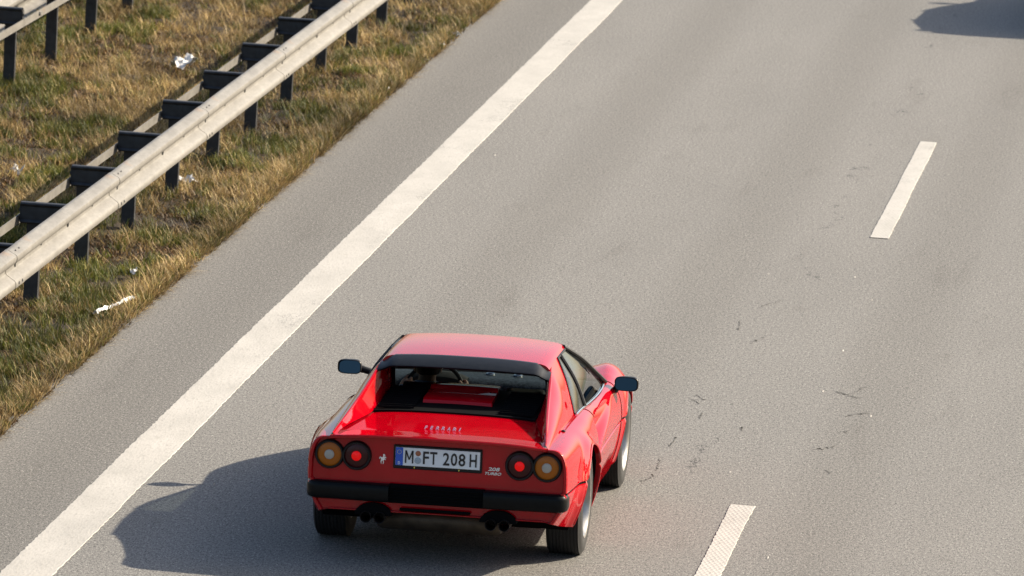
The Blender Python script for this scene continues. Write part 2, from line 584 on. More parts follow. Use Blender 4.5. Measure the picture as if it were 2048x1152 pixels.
def ground_z(x, y):
    x = np.asarray(x, float); y = np.asarray(y, float)
    edge = np.clip((EDGE_X - x) / 0.5, 0, 1) * np.clip((x - OPP_X) / 0.5, 0, 1)
    return -0.012 + edge * (0.05 * (nA(x * 1.1, y * 0.7) - 0.5) + 0.05 * (nB(x * 4, y * 4) - 0.5) - 0.02)

tag(sheet('ground', -3000, 3000, -600, 5000, -0.10, 'field'), kind='structure')
P = [[(x, y, float(ground_z(x, y))) for x in np.linspace(OPP_X - 0.05, EDGE_X + 0.10, 46)] for y in np.linspace(-60, 30, 40)]
P += [[(x, y, float(ground_z(x, y))) for x in np.linspace(OPP_X - 0.05, EDGE_X + 0.10, 46)] for y in np.linspace(30.2, 86, 440)]
P += [[(x, y, float(ground_z(x, y))) for x in np.linspace(OPP_X - 0.05, EDGE_X + 0.10, 46)] for y in np.linspace(87, 400, 60)]
tag(MB().grid(P).build('median_strip', 'soil', sharp=180), kind='structure')

# road with a slightly ragged verge edge
ys = np.concatenate([np.linspace(-60, 38, 30), np.arange(38.1, 82, 0.06), np.linspace(82.1, 400, 60)])
rows = []
for y in ys:
    w = EDGE_X + 0.020 * (nC(3.0, y * 1.3) - 0.5) + 0.007 * (nD(7.0, y * 5.0) - 0.5) + 0.03 * (nC(9, y * 0.25) - 0.5)
    rows.append([(float(w) - 0.015, y, -0.06), (float(w), y, 0.0), (-7.62, y, 0.0)])
road_sh = MB().grid(rows).build('hard_shoulder', 'asphalt_shoulder', smooth=False)
tag(road_sh, kind='structure')
road = tag(sheet('road', -7.62, 8.5, -60, 400, 0.0, 'asphalt'), kind='structure')
opp = tag(sheet('opposite_road', -26.0, OPP_X, -60, 400, -0.03, 'asphalt_shoulder'), kind='structure')

def marking(name, x0, x1, y0, y1, mat, jit, parent, step=0.05, z=0.004):
    rows = []
    n = max(2, int((y1 - y0) / step))
    for i in range(n + 1):
        y = y0 + (y1 - y0) * i / n
        a = x0 + jit * (random.random() - 0.5) * 2 + 0.008 * (float(nC(1, y * 0.9)) - 0.5)
        b = x1 + jit * (random.random() - 0.5) * 2 + 0.008 * (float(nC(5, y * 0.9)) - 0.5)
        rows.append([(a - 0.002, y, 0.0008), (a, y, z), (b, y, z), (b + 0.002, y, 0.0008)])
    return MB().grid(rows).build(name, mat, parent, smooth=False)

el = marking('edge_line', -7.702, -7.392, 36, 84, 'line', 0.0045, road)
for y0, y1 in ((-60, 36), (84, 400)):
    marking('edge_line', -7.702, -7.392, y0, y1, 'line', 0.0, road, step=8)
for k in range(-5, 8):
    y0 = 56.19 + 18 * k
    marking('lane_dash', -3.675, -3.525, y0, y0 + 6.0, 'dash', 0.0035 if 0 <= k + 1 <= 2 else 0, road, step=0.04 if 0 <= k + 1 <= 2 else 2, z=0.006)
    marking('lane_dash', 0.075, 0.225, y0, y0 + 6.0, 'dash', 0.0, road, step=2, z=0.006)
marking('edge_line', 3.85, 4.15, -60, 400, 'line', 0.0, road, step=20)

# short cracks and pale chips on the carriageway, at their places on the ground
M['crack'] = simple('crack_tar', (0.072, 0.069, 0.063), 0.9, 0, 0.5, 90)
M['chip'] = simple('pale_chip', (0.30, 0.29, 0.27), 0.7)
for line in [[(-4.218, 52.278), (-4.169, 52.426), (-4.126, 52.547), (-4.072, 52.724)], [(-4.137, 50.497), (-4.111, 50.696), (-4.049, 50.913)], [(-3.36, 48.75), (-3.291, 48.697), (-3.226, 48.599), (-3.173, 48.56)], [(-3.218, 48.773), (-3.2, 48.997), (-3.159, 49.081)], [(-3.212, 47.789), (-3.151, 47.9), (-3.105, 47.942), (-3.07, 47.999)], [(-3.329, 46.414), (-3.268, 46.461), (-3.231, 46.555), (-3.195, 46.611)], [(-4.273, 46.477), (-4.27, 46.282), (-4.282, 46.101)], [(-4.289, 45.616), (-4.282, 45.392), (-4.27, 45.19)], [(-4.269, 45.022), (-4.281, 44.887)], [(-4.333, 47.957), (-4.28, 47.919), (-4.25, 47.828)], [(-4.32, 48.174), (-4.254, 48.078), (-4.216, 47.99)], [(-4.191, 47.237), (-4.194, 47.481)], [(-4.32, 51.567), (-4.286, 51.295), (-4.279, 51.061)], [(-3.188, 45.69), (-3.147, 45.596)], [(-4.156, 53.68), (-4.11, 53.782)], [(-4.33, 44.718), (-4.292, 44.864)], [(-3.879, 47.035), (-3.86, 46.904)], [(-3.184, 47.172), (-3.147, 47.229)]]:
    g = np.random.default_rng(int(abs(line[0][0]) * 1000))
    pts = polyline([(a, b, 0) for a, b in line], 5 * len(line))
    rows = []
    for i, q in enumerate(pts):
        w = 0.0014 + 0.0042 * g.random() ** 2
        jx, jy = g.normal(0, 0.006), g.normal(0, 0.02)
        rows.append([(q[0] + jx - w, q[1] + jy - w * 3, 0.0022), (q[0] + jx + w, q[1] + jy + w * 3, 0.0022)])
    MB().grid(rows, flip=True).build('crack', 'crack', road, smooth=False)
for a, b in [(-6.96, 43.484), (-6.991, 43.416), (-7.178, 59.315), (-4.307, 53.866), (-3.634, 54.048), (-3.419, 52.973), (-3.45, 50.528), (-3.793, 45.327), (-3.288, 42.543), (-3.451, 48.729), (-3.043, 47.867), (-2.622, 53.293), (-5.739, 45.929)]:
    g = np.random.default_rng(int(abs(a) * 1000))
    w, l = g.uniform(0.003, 0.007), g.uniform(0.012, 0.028)
    MB().add([(a - w, b - l, 0.001), (a + w, b - l * .4, 0.001), (a + w * .8, b + l, 0.001), (a - w * .5, b + l * .6, 0.001), (a, b, 0.012)], [(0, 1, 4), (1, 2, 4), (2, 3, 4), (3, 0, 4)]).build('stone_chip', 'chip', road, smooth=False)

# ================================================================== GUARDRAILS
W_PROF = [(-0.004, 0.155), (0.012, 0.154), (0.022, 0.148), (0.062, 0.128), (0.076, 0.116), (0.080, 0.100), (0.078, 0.078),
          (0.068, 0.062), (0.016, 0.030), (0.004, 0.018), (0.0, 0.0), (0.004, -0.018), (0.016, -0.030), (0.068, -0.062),
          (0.078, -0.078), (0.080, -0.100), (0.076, -0.116), (0.062, -0.128), (0.022, -0.148), (0.012, -0.154), (-0.004, -0.155)]

def w_beam(length, side, off=0.0, flare=0.0035):
    """closed sheet-metal beam, 4 mm thick, along +y from 0"""
    mb = MB()
    prof = [(p[0] + 0.004, p[1]) for p in W_PROF]
    ring = prof + [(p[0] - 0.004, p[1] * 0.995) for p in prof[::-1]]
    rows = []
    for y, o in ((0, off + flare), (0.32, off + flare), (0.36, off), (length, off)):
        rows.append([(side * (d + o), y, z) for d, z in ring])
    mb.grid(rows, closed_v=True, flip=(side < 0))
    n = len(ring)
    mb.f.append(tuple(range(n))); mb.mi.append(0)
    mb.f.append(tuple(range(3 * n, 4 * n))[::-1]); mb.mi.append(0)
    return mb

def share(o, name, parent, loc):
    c = bpy.data.objects.new(name, o.data)
    C.objects.link(c)
    c.parent = parent
    c.location = loc
    return c

def guardrail(label, xr, side, y0, nseg, zoff, phase):
    """xr: back of the beam; side: +1 when the beam faces +x"""
    root = empty('guardrail', (xr, y0, zoff))
    tag(root, label, 'guardrail', 'guardrails along the median')
    beam = w_beam(4.03, side).build('rail_section', 'galv', root, sharp=28)
    beam.location = (0, 0, 0.595)
    s = side
    # post: C-channel, web towards -y
    mb = MB()
    px = -s * 0.245
    w = 0.052
    prof = [(-w, 0), (w, 0), (w, 0.058), (w - 0.016, 0.058), (w - 0.016, 0.053), (w - 0.005, 0.053), (w - 0.005, 0.005),
            (-w + 0.005, 0.005), (-w + 0.005, 0.053), (-w + 0.016, 0.053), (-w + 0.016, 0.058), (-w, 0.058)]
    mb.grid([[(px + a, b, z) for a, b in prof] for z in (-0.35, 0.70)], closed_v=True)
    mb.f.append(tuple(range(12, 24))); mb.mi.append(0)
    post = mb.build('post', 'post', root, smooth=False)
    # spacer: folded bracket with rolled flanges between post and beam
    mb = MB()
    xa, xb = sorted((-s * 0.345, s * 0.004))
    zt, zb_ = 0.745, 0.585
    prof = [(0.050, zt - 0.022), (0.046, zt - 0.006), (0.034, zt), (0.004, zt), (-0.012, zt - 0.004), (-0.018, zt - 0.014), (-0.012, zt - 0.026),
            (0.0, zt - 0.034), (0.0, zb_ + 0.030), (-0.010, zb_ + 0.022), (-0.014, zb_ + 0.010), (-0.006, zb_), (0.034, zb_), (0.050, zb_ + 0.010)]
    inner = [(a * 0.9 + 0.004, (b - 0.665) * 0.96 + 0.665) for a, b in prof[::-1]]
    ring = prof + inner
    mb.grid([[(x, a, b) for a, b in ring] for x in (xa, xb)], closed_v=True)
    n = len(ring)
    mb.f.append(tuple(range(n))[::-1]); mb.mi.append(0)
    mb.f.append(tuple(range(n, 2 * n))); mb.mi.append(0)
    # back end plate with its rounded ears
    xe = -s * 0.345
    mb.box(min(xe, xe - s * 0.006), max(xe, xe - s * 0.006), -0.004, 0.05, zb_ + 0.01, zt - 0.02)
    mb.box(min(xe, xe - s * 0.016), max(xe, xe - s * 0.016), 0.006, 0.03, zt - 0.075, zt - 0.05, 0.004)
    mb.box(min(xe, xe - s * 0.016), max(xe, xe - s * 0.016), 0.006, 0.03, zb_ + 0.02, zb_ + 0.045, 0.004)
    spacer = mb.build('spacer', 'post', root, sharp=40)
    # strap: flat tension band at the back
    mb = MB()
    xs_ = -s * 0.362
    mb.box(xs_ - 0.003, xs_ + 0.003, 0, 4.02, 0.575, 0.645)
    strap = mb.build('tension_strap', 'galv', root, smooth=False)
    # bolts
    mb = MB(); mb.lathe([(0, 0.0), (0, 0.012), (s * 0.004, 0.011), (s * 0.007, 0.005), (s * 0.007, 0.0)], 8)
    vbolt = mb.build('bolt', 'bolt', root, sharp=30)
    mb = MB()
    for a, b in ((-0.018, -0.005), (0.005, 0.018)):
        mb.box(min(0, s * 0.008), max(0, s * 0.008), a, b, -0.022, 0.022, 0.003)
    slot = mb.build('bolt_pair', 'bolt', root, smooth=False)
    mb = MB(); mb.lathe([(-0.014, 0.0), (-0.014, 0.016), (0, 0.02), (0.006, 0.02), (0.014, 0.012), (0.014, 0.0)], 6)
    sbolt = mb.build('strap_bolt', 'bolt', root, smooth=False)
    first = dict(rail=1, post=1, spacer=1, strap=1, bolt=1, pair=1, sb=1)
    def put(key, src, nm, loc):
        if first[key]:
            src.location = loc; first[key] = 0; return src
        return share(src, nm, root, loc)
    for k in range(nseg):
        put('rail', beam, 'rail_section', (0, 4 * k, 0.595))
        st = put('strap', strap, 'tension_strap', (0, 4 * k + phase, 0.0))
        for q, dy in enumerate((0.0, 2.0)):
            yy = 4 * k + dy + phase
            p_ = put('post', post, 'post', (0, yy, 0))
            p_.rotation_euler = (R(random.uniform(-0.6, 0.6)), R(random.uniform(-0.6, 0.6)), 0)
            put('spacer', spacer, 'spacer', (0, yy, 0))
            put('pair', slot, 'bolt_pair', (s * 0.006, yy + 0.02, 0.600))
            put('bolt', vbolt, 'bolt', (s * 0.006, yy + 1.0, 0.602))
            put('sb', sbolt, 'strap_bolt', (xs_ - s * 0.004, yy + (0.30 if q else 0.72), 0.612))
        for dy in (0.10, 0.22):
            for zz, dx in ((0.137, 0.044), (-0.088, 0.080)):
                put('bolt', vbolt, 'bolt', (s * (dx + 0.006), 4 * k + dy, 0.595 + zz))
    return root

guardrail('pale galvanised guardrail with dark posts and spacers beside the red car\'s carriageway', -9.19, 1, 35.62, 12, 0.0, 0.30)
guardrail('guardrail at the far side of the grass median, its back strap facing the grass', -12.20, -1, 49.5, 9, -0.06, 0.20)

# ================================================================== GRASS
def grass():
    # tuft centres
    x0, x1, y0, y1 = OPP_X + 0.05, EDGE_X + 0.03, 41.5, 77.0
    dens = 150
    n = int((x1 - x0) * (y1 - y0) * dens)
    tx, ty = rng.uniform(x0, x1, n), rng.uniform(y0, y1, n)
    ne = 5200                                    # straw and crumbs gathered along the asphalt edge
    tx = np.concatenate([tx, EDGE_X + 0.02 - np.abs(rng.normal(0, 0.05, ne))])
    ty = np.concatenate([ty, rng.uniform(42, 77, ne)])
    n = len(tx)
    xl = -7.69 - (ty - 40.1) * 0.201
    keep = (tx > xl - 1.2) | (rng.random(n) < 0.25)
    tx, ty = tx[keep], ty[keep]
    g = nA(tx * 1.2 + 5, ty * 0.7) * 0.40 + nB(tx * 3.6, ty * 2.2) * 0.60          # green patches
    dry = nC(tx * 1.3 + 9, ty * 0.8) * 0.4 + nD(tx * 4.0, ty * 2.6) * 0.6           # straw patches
    bare = nD(tx * 1.7 + 3, ty * 1.2 + 8) * 0.6 + nA(tx * 5, ty * 4) * 0.4
    right = tx > -9.45
    gt = np.where(right, 0.50, 0.62)
    kind = np.where(g > gt, 0, np.where(dry > 0.50, 1, 2))       # 0 green, 1 straw, 2 brown
    mixr = rng.random(len(tx))
    kind = np.where(mixr < 0.24, rng.integers(0, 3, len(tx)), kind)
    edge_t = tx > EDGE_X - 0.10
    kind = np.where(edge_t & (mixr > 0.3), np.where(mixr > 0.72, 1, 2), kind)
    keep = ~((bare > 0.60) & (rng.random(len(tx)) < 0.7))
    tx, ty, kind, g = tx[keep], ty[keep], kind[keep], g[keep]
    nb = np.where(kind == 0, rng.integers(18, 36, len(tx)), np.where(kind == 1, rng.integers(14, 32, len(tx)), rng.integers(18, 34, len(tx))))
    idx = np.repeat(np.arange(len(tx)), nb)
    N = len(idx)
    k = kind[idx]
    sp = np.where(k == 0, 0.035, np.where(k == 1, 0.06, 0.075))
    bx = tx[idx] + rng.normal(0, 1, N) * sp
    by = ty[idx] + rng.normal(0, 1, N) * sp
    th = rng.random(len(tx))[idx] * 0.5 + 0.75
    L = np.where(k == 0, rng.uniform(0.05, 0.13, N), np.where(k == 1, rng.uniform(0.07, 0.20, N), rng.uniform(0.03, 0.09, N))) * th
    az = rng.uniform(0, 2 * np.pi, N)
    tilt = np.where(k == 0, rng.uniform(0.05, 0.75, N), np.where(k == 1, rng.uniform(0.35, 1.40, N), rng.uniform(0.5, 1.45, N)))
    bend = rng.uniform(0.1, 0.7, N)
    wd = np.where(k == 0, rng.uniform(0.0022, 0.0045, N), np.where(k == 1, rng.uniform(0.0018, 0.004, N), rng.uniform(0.003, 0.007, N)))
    lim = (bx < EDGE_X + 0.06) & (bx > OPP_X - 0.03)
    bx, by, L, az, tilt, bend, wd, k = [a[lim] for a in (bx, by, L, az, tilt, bend, wd, k)]
    tid = idx[lim]
    N = len(bx)
    bz = ground_z(bx, by) - 0.008
    dx, dy = np.cos(az), np.sin(az)
    t2 = np.minimum(tilt + bend, 1.62)
    mx, my, mz = bx + dx * np.sin(tilt) * L * .5, by + dy * np.sin(tilt) * L * .5, bz + np.cos(tilt) * L * .5 + 0.004
    ex, ey, ez = mx + dx * np.sin(t2) * L * .5, my + dy * np.sin(t2) * L * .5, mz + np.cos(t2) * L * .5
    tw = az + np.pi / 2 + rng.normal(0, 0.5, N)
    wx, wy = np.cos(tw) * wd, np.sin(tw) * wd
    V = np.empty((N, 5, 3))
    V[:, 0] = np.stack([bx - wx, by - wy, bz], 1)
    V[:, 1] = np.stack([bx + wx, by + wy, bz], 1)
    V[:, 2] = np.stack([mx + wx * .8, my + wy * .8, mz], 1)
    V[:, 3] = np.stack([mx - wx * .8, my - wy * .8, mz], 1)
    V[:, 4] = np.stack([ex, ey, ez], 1)
    pal = {0: np.array([[.095, .112, .018], [.145, .150, .028], [.050, .066, .013], [.21, .19, .045], [.26, .20, .07]]),
           1: np.array([[.42, .295, .125], [.31, .21, .085], [.54, .40, .19], [.17, .108, .042], [.37, .30, .10]]),
           2: np.array([[.10, .054, .021], [.17, .095, .038], [.052, .030, .013], [.31, .205, .088], [.11, .082, .026]])}
    col = np.zeros((N, 3))
    tt = rng.random(len(tx))[tid]
    for q in (0, 1, 2):
        mk = k == q
        pp = pal[q]
        c = pp[rng.choice(len(pp), mk.sum(), p=[.3, .25, .2, .15, .1])]
        col[mk] = c * (0.50 + 0.85 * tt[mk])[:, None] * rng.uniform(0.75, 1.25, mk.sum())[:, None]
    drift = nB(bx * 0.8 + 2, by * 0.5 + 4) * 0.5 + nA(bx * 2.2 + 1, by * 1.3) * 0.5
    col *= np.clip(0.38 + 1.0 * drift, 0.45, 1.2)[:, None]
    me = bpy.data.meshes.new('grass')
    me.vertices.add(N * 5)
    me.vertices.foreach_set('co', V.reshape(-1).astype(np.float32))
    base = np.arange(N)[:, None] * 5
    loops = np.concatenate([base + np.array([0, 1, 2, 3]), base + np.array([3, 2, 4])], 1).reshape(-1)
    me.loops.add(len(loops))
    me.loops.foreach_set('vertex_index', loops.astype(np.int32))
    me.polygons.add(N * 2)
    ls = np.stack([np.arange(N) * 7, np.arange(N) * 7 + 4], 1).reshape(-1)
    me.polygons.foreach_set('loop_start', ls.astype(np.int32))
    at = me.color_attributes.new('tint', 'FLOAT_COLOR', 'POINT')
    cc = np.ones((N, 5, 4), np.float32)
    cc[:, :, :3] = col[:, None, :]
    at.data.foreach_set('color', cc.reshape(-1))
    me.materials.append(M['grass'])
    me.update(calc_edges=True)
    me.validate()
    o = bpy.data.objects.new('grass', me)
    C.objects.link(o)
    tag(o, 'dry straw and green grass growing on the median', 'grass', kind='stuff')
    print('grass blades', N)
grass()

# ================================================================== LITTER
def crumple(name, x, y, sx, sy, sz, seed, mat, label, rz=0.0, lift=0.03, cat='litter', n=9):
    g = np.random.default_rng(seed)
    mb = MB()
    ph = g.random((n + 1, n + 1)) - 0.5
    P = []
    for i in range(n + 1):
        row = []
        for j in range(n + 1):
            u, v = i / n - .5, j / n - .5
            z = ph[i, j] * sz * 0.7 + sz * 0.9 * math.sin(u * 5 + seed) * math.cos(v * 6) + sz * 1.6 * max(0, u)
            row.append((u * sx + ph[j, i] * sx * .12, v * sy + ph[i, (j + 3) % n] * sy * .12, z))
        P.append(row)
    top = P
    bot = [[(p[0], p[1], p[2] - 0.003) for p in row] for row in P]
    mb.grid(top); mb.grid(bot, flip=True)
    per = [(0, j) for j in range(n)] + [(i, n) for i in range(n)] + [(n, j) for j in range(n, 0, -1)] + [(i, 0) for i in range(n, 0, -1)]
    mb.grid([[top[i][j], bot[i][j]] for i, j in per], closed_u=True)
    o = mb.build(name, mat, sharp=12)
    o.location = (x, y, float(ground_z(x, y)) + lift)
    o.rotation_euler = (0, 0, rz)
    tag(o, label, cat, 'litter on the verge')
    return o

crumple('crumpled_paper', -10.65, 63.55, 0.20, 0.26, 0.045, 3, 'paper', 'largest crumpled white paper, lying in dry grass between the two guardrails', 0.4, 0.07)
crumple('paper_scrap', -9.40, 56.45, 0.10, 0.16, 0.03, 5, 'paper', 'white scrap lying beside the foot of a guardrail post', 1.0, 0.05)
crumple('paper_scrap', -8.93, 51.42, 0.05, 0.12, 0.02, 8, 'paper', 'small pale scrap in the dry tuft just beyond the torn white film', 0.2, 0.06)
crumple('paper_scrap', -10.80, 56.25, 0.09, 0.14, 0.03, 9, 'plastic_film', 'dull pale scrap in brown grass behind the guardrail', 0.8, 0.05)
crumple('paper_scrap', -8.62, 66.4, 0.05, 0.09, 0.02, 11, 'paper', 'white scrap on the asphalt edge, second furthest along the verge', 0.3, 0.04)
crumple('paper_scrap', -8.60, 67.3, 0.04, 0.10, 0.02, 12, 'paper', 'white scrap on the asphalt edge, furthest along the verge', 0.9, 0.04)
crumple('paper_scrap', -8.64, 62.85, 0.04, 0.08, 0.02, 13, 'paper', 'tiny white scrap at the asphalt edge, roughly level with the largest paper', 0.1, 0.04)

def film():
    mb = MB()
    pts = smoothline([(0, 0, 0.0), (0.03, 0.12, 0.012), (0.06, 0.28, 0.004), (0.10, 0.42, 0.012), (0.12, 0.56, 0.016), (0.15, 0.68, 0.02)], 36)
    rows = []
    g = np.random.default_rng(4)
    for i, p in enumerate(pts):
        w = 0.008 + 0.010 * g.random() + (0.007 if i > 24 else 0)
        a, b = g.normal(0, 0.006, 2)
        rows.append([(p[0] - w, p[1], p[2] + a), (p[0], p[1] + 0.01, p[2] + 0.010 + abs(b)), (p[0] + w, p[1], p[2] + b)])
    mb.grid(rows)
    mb.grid([[(q[0], q[1], q[2] - 0.003) for q in r] for r in rows], flip=True)
    o = mb.build('plastic_strip', 'plastic_film', smooth=False)
    o.location = (-8.86, 49.45, 0.035)
    tag(o, 'torn strip of white plastic film along the verge by the asphalt', 'litter', 'litter on the verge')
film()
# ================================================================== RED SPORTS CAR
BODY_ROLL = 0.0150
def TR(p):
    """body lean on its springs"""
    x, y, z = p
    return (x - (z - 0.3) * BODY_ROLL, y, z + x * BODY_ROLL)

car = empty('sports_car', (-5.246, 42.20, 0.0))
tag(car, 'low red two-door sports car with black roof spoiler driving away', 'car')

YK = [-0.80, -0.60, -0.30, 0.00, 0.30, 0.60, 1.00, 1.50, 1.85, 2.10, 2.34, 2.70, 3.00, 3.25, 3.36]
f_xm = pchip(YK, [.800, .818, .838, .850, .848, .838, .830, .830, .834, .836, .834, .80, .755, .67, .60])
f_zm = pchip(YK, [.515, .515, .515, .515, .515, .515, .515, .515, .515, .51, .50, .48, .45, .42, .41])
f_zt = pchip(YK, [.804, .811, .822, .829, .832, .832, .80, .775, .762, .742, .712, .655, .595, .525, .485])
f_xb = pchip(YK, [.672, .676, .684, .692, .700, .708, .720, .728, .715, .690, .665, .63, .575, .50, .44])
f_zb = pchip(YK, [.780, .784, .787, .789, .790, .786, .764, .748, .752, .772, .786, .735, .635, .535, .485])
f_zs = pchip(YK, [.315, .270, .215, .18, .17, .165, .165, .165, .165, .165, .165, .17, .185, .22, .24])

R_AX, F_AX, WR = 0.0, 2.34, 0.318
ARCH_R = {0: 0.362, 1: 0.350}

def scoop(y, z):
    if y < 0.55 or y > 1.62:
        return 0.0
    a = sstep(1.62, 0.66, y) * sstep(0.565, 0.60, y)
    lo = 0.700 - (1.62 - y) / 1.0 * 0.175
    hi = 0.728
    return 0.085 * a * sstep(lo - 0.02, lo + 0.035, z) * (1 - sstep(hi - 0.025, hi + 0.012, z))

NT, NS = 12, 40
def section(y):
    """right half, from top centre outward, down the side to the keel"""
    xm, zm, zt, xb, zb, zs = f_xm(y), f_zm(y), f_zt(y), f_xb(y), f_zb(y), f_zs(y)
    pts = []
    for i in range(NT + 1):
        s = i / NT
        pts.append([xb * s, zt + (zb - zt) * s ** (4 - 1.4 * sstep(1.95, 2.2, y))])
    for i in range(1, NS + 1):
        q = i / NS * math.pi / 2
        ex = 0.58 + 0.32 * sstep(-0.75, 0.1, y)
        x = xb + (xm - xb) * math.sin(q) ** ex
        z = zm + (zb - zm) * math.cos(q) ** ex
        x -= scoop(y, z)
        pts.append([x, z])
    pts.append([xm - 0.013, zm - 0.006])
    pts.append([xm - 0.013, zm - 0.016])
    pts.append([xm - 0.002, zm - 0.022])
    xs_ = xm - 0.075
    for i in range(1, 25):
        t = i / 24
        pts.append([xm - 0.002 + (xs_ - xm + 0.002) * t ** 1.7, zm - 0.022 + (zs - zm + 0.022) * t])
    pts.append([xs_ - 0.05, zs + 0.012])
    pts.append([0.0, zs + 0.015])
    # flares round the wheels
    for p in pts[NT + 1:-2]:
        for ya, rr, amt in ((R_AX, ARCH_R[0], 0.034), (F_AX, ARCH_R[1], 0.014)):
            d = math.hypot(y - ya, p[1] - WR)
            if p[1] > 0.2:
                p[0] += amt * math.exp(-((d - rr) / 0.055) ** 2) * (1 if d > rr - 0.06 else 0.6)
    return pts

def side_x(y, z):
    sc = section(min(max(y, -0.8), 3.36))[NT:-2]
    best = None
    for a, b in zip(sc, sc[1:]):
        if (a[1] - z) * (b[1] - z) <= 0 and abs(a[1] - b[1]) > 1e-9:
            t = (a[1] - z) / (a[1] - b[1])
            best = a[0] + (b[0] - a[0]) * t
    if best is None:
        best = sc[-1][0] if z < sc[-1][1] else sc[0][0]
    return best

def body():
    ys = list(np.arange(-0.80, 3.361, 0.013))
    if ys[-1] < 3.36: ys.append(3.36)
    secs = [section(y) for y in ys]
    ncol = len(secs[0])
    mb = MB(TR)
    verts, faces = [], []
    for sgn in (1, -1):
        k0 = len(verts)
        V = [[sgn * p[0], y, p[1]] for y, sc in zip(ys, secs) for p in sc]
        F = []
        dead = {}
        for i in range(len(ys) - 1):
            for j in range(ncol - 1):
                yc = (ys[i] + ys[i + 1]) / 2
                if 0.64 < yc < 1.95 and j < NT:
                    continue
                q = (i * ncol + j, (i + 1) * ncol + j, (i + 1) * ncol + j + 1, i * ncol + j + 1)
                c = [sum(V[a][d] for a in q) / 4 for d in range(3)]
                cut = False
                for w, ya in ((0, R_AX), (1, F_AX)):
                    if abs(c[0]) > 0.30 and math.hypot(c[1] - ya, c[2] - WR) < ARCH_R[w]:
                        cut = True
                        for a in q: dead.setdefault(a, w)
                if not cut:
                    F.append(q if sgn < 0 else q[::-1])
        live = set(a for f in F for a in f)
        for a, w in dead.items():
            if a in live:
                ya = (R_AX, F_AX)[w]
                dy, dz = V[a][1] - ya, V[a][2] - WR
                d = math.hypot(dy, dz)
                if abs(V[a][0]) > 0.55 and d > 1e-6:
                    V[a][1], V[a][2] = ya + dy / d * ARCH_R[w], WR + dz / d * ARCH_R[w]
                    V[a][0] = sgn * side_x(V[a][1], V[a][2])
        verts += V
        faces += [tuple(a + k0 for a in f) for f in F]
    mb.add(verts, faces)
    # tail: rim, recess, panel
    s0 = secs[0]
    full = [(p[0], p[1]) for p in s0] + [(-p[0], p[1]) for p in s0[::-1][1:-1]]
    cz = 0.57
    def ring(sc, y, dz=0.0):
        return [(x * sc, y, cz + (z - cz) * sc + dz) for x, z in full]
    mb.grid([ring(1.0, -0.80), ring(0.992, -0.812), ring(0.972, -0.812), ring(0.962, -0.788)], closed_v=True)
    inner = ring(0.962, -0.788)
    # panel filled as horizontal strips between right and left points at the same index
    h = len(s0)
    strips = []
    for i in range(h):
        a = inner[i]
        strips.append([(a[0] * t, a[1], a[2]) for t in np.linspace(-1, 1, 7)])
    mb.grid(strips)
    # nose cap
    s1 = secs[-1]
    strips = [[(p[0] * t, 3.36 + 0.02 * (1 - t * t), p[1]) for t in np.linspace(-1, 1, 7)] for p in s1]
    mb.grid(strips, flip=True)
    # ducktail lip along the deck's trailing edge
    rows = []
    for x in np.linspace(-0.668, 0.668, 41):
        s = min(abs(x) / 0.672, 1.0)
        zz = f_zt(-0.8) + (f_zb(-0.8) - f_zt(-0.8)) * s ** 4
        z6 = f_zt(-0.62) + (f_zb(-0.62) - f_zt(-0.62)) * min(abs(x) / .676, 1) ** 4
        e = sstep(0.672, 0.57, abs(x))
        rows.append([(x, -0.62, z6 - 0.003), (x, -0.70, (z6 + zz) / 2 + 0.004), (x, -0.80, zz + 0.007), (x, -0.838 - 0.02 * e, zz + 0.010),
                     (x, -0.846 - 0.02 * e, zz + 0.004), (x, -0.842 - 0.02 * e, zz - 0.010), (x, -0.80, zz - 0.024), (x, -0.785, zz - 0.028)])
    mb.grid(rows)
    # rolled lips of the four wheel arches
    for sgn in (1, -1):
        for w, ya in ((0, R_AX), (1, F_AX)):
            rows = []
            for q in np.linspace(-0.36, math.pi + 0.36, 61):
                c_, s_ = math.cos(q), math.sin(q)
                rr = ARCH_R[w]
                if WR + rr * s_ < f_zs(ya + rr * c_) + 0.012:
                    continue
                xo = side_x(ya + rr * c_, WR + rr * s_)
                rows.append([(sgn * (xo - 0.001 + dx), ya + (rr + dr) * c_, WR + (rr + dr) * s_) for dx, dr in ((0.0, 0.012), (0.006, 0.004), (0.004, -0.003), (-0.006, -0.004), (-0.035, 0.0))])
            mb.grid(rows, flip=sgn > 0)
    o = mb.build('body', 'paint', car, sharp=34)
    return o
body_o = body()

def body_at(y, col):
    p = section(y)[col]
    return p

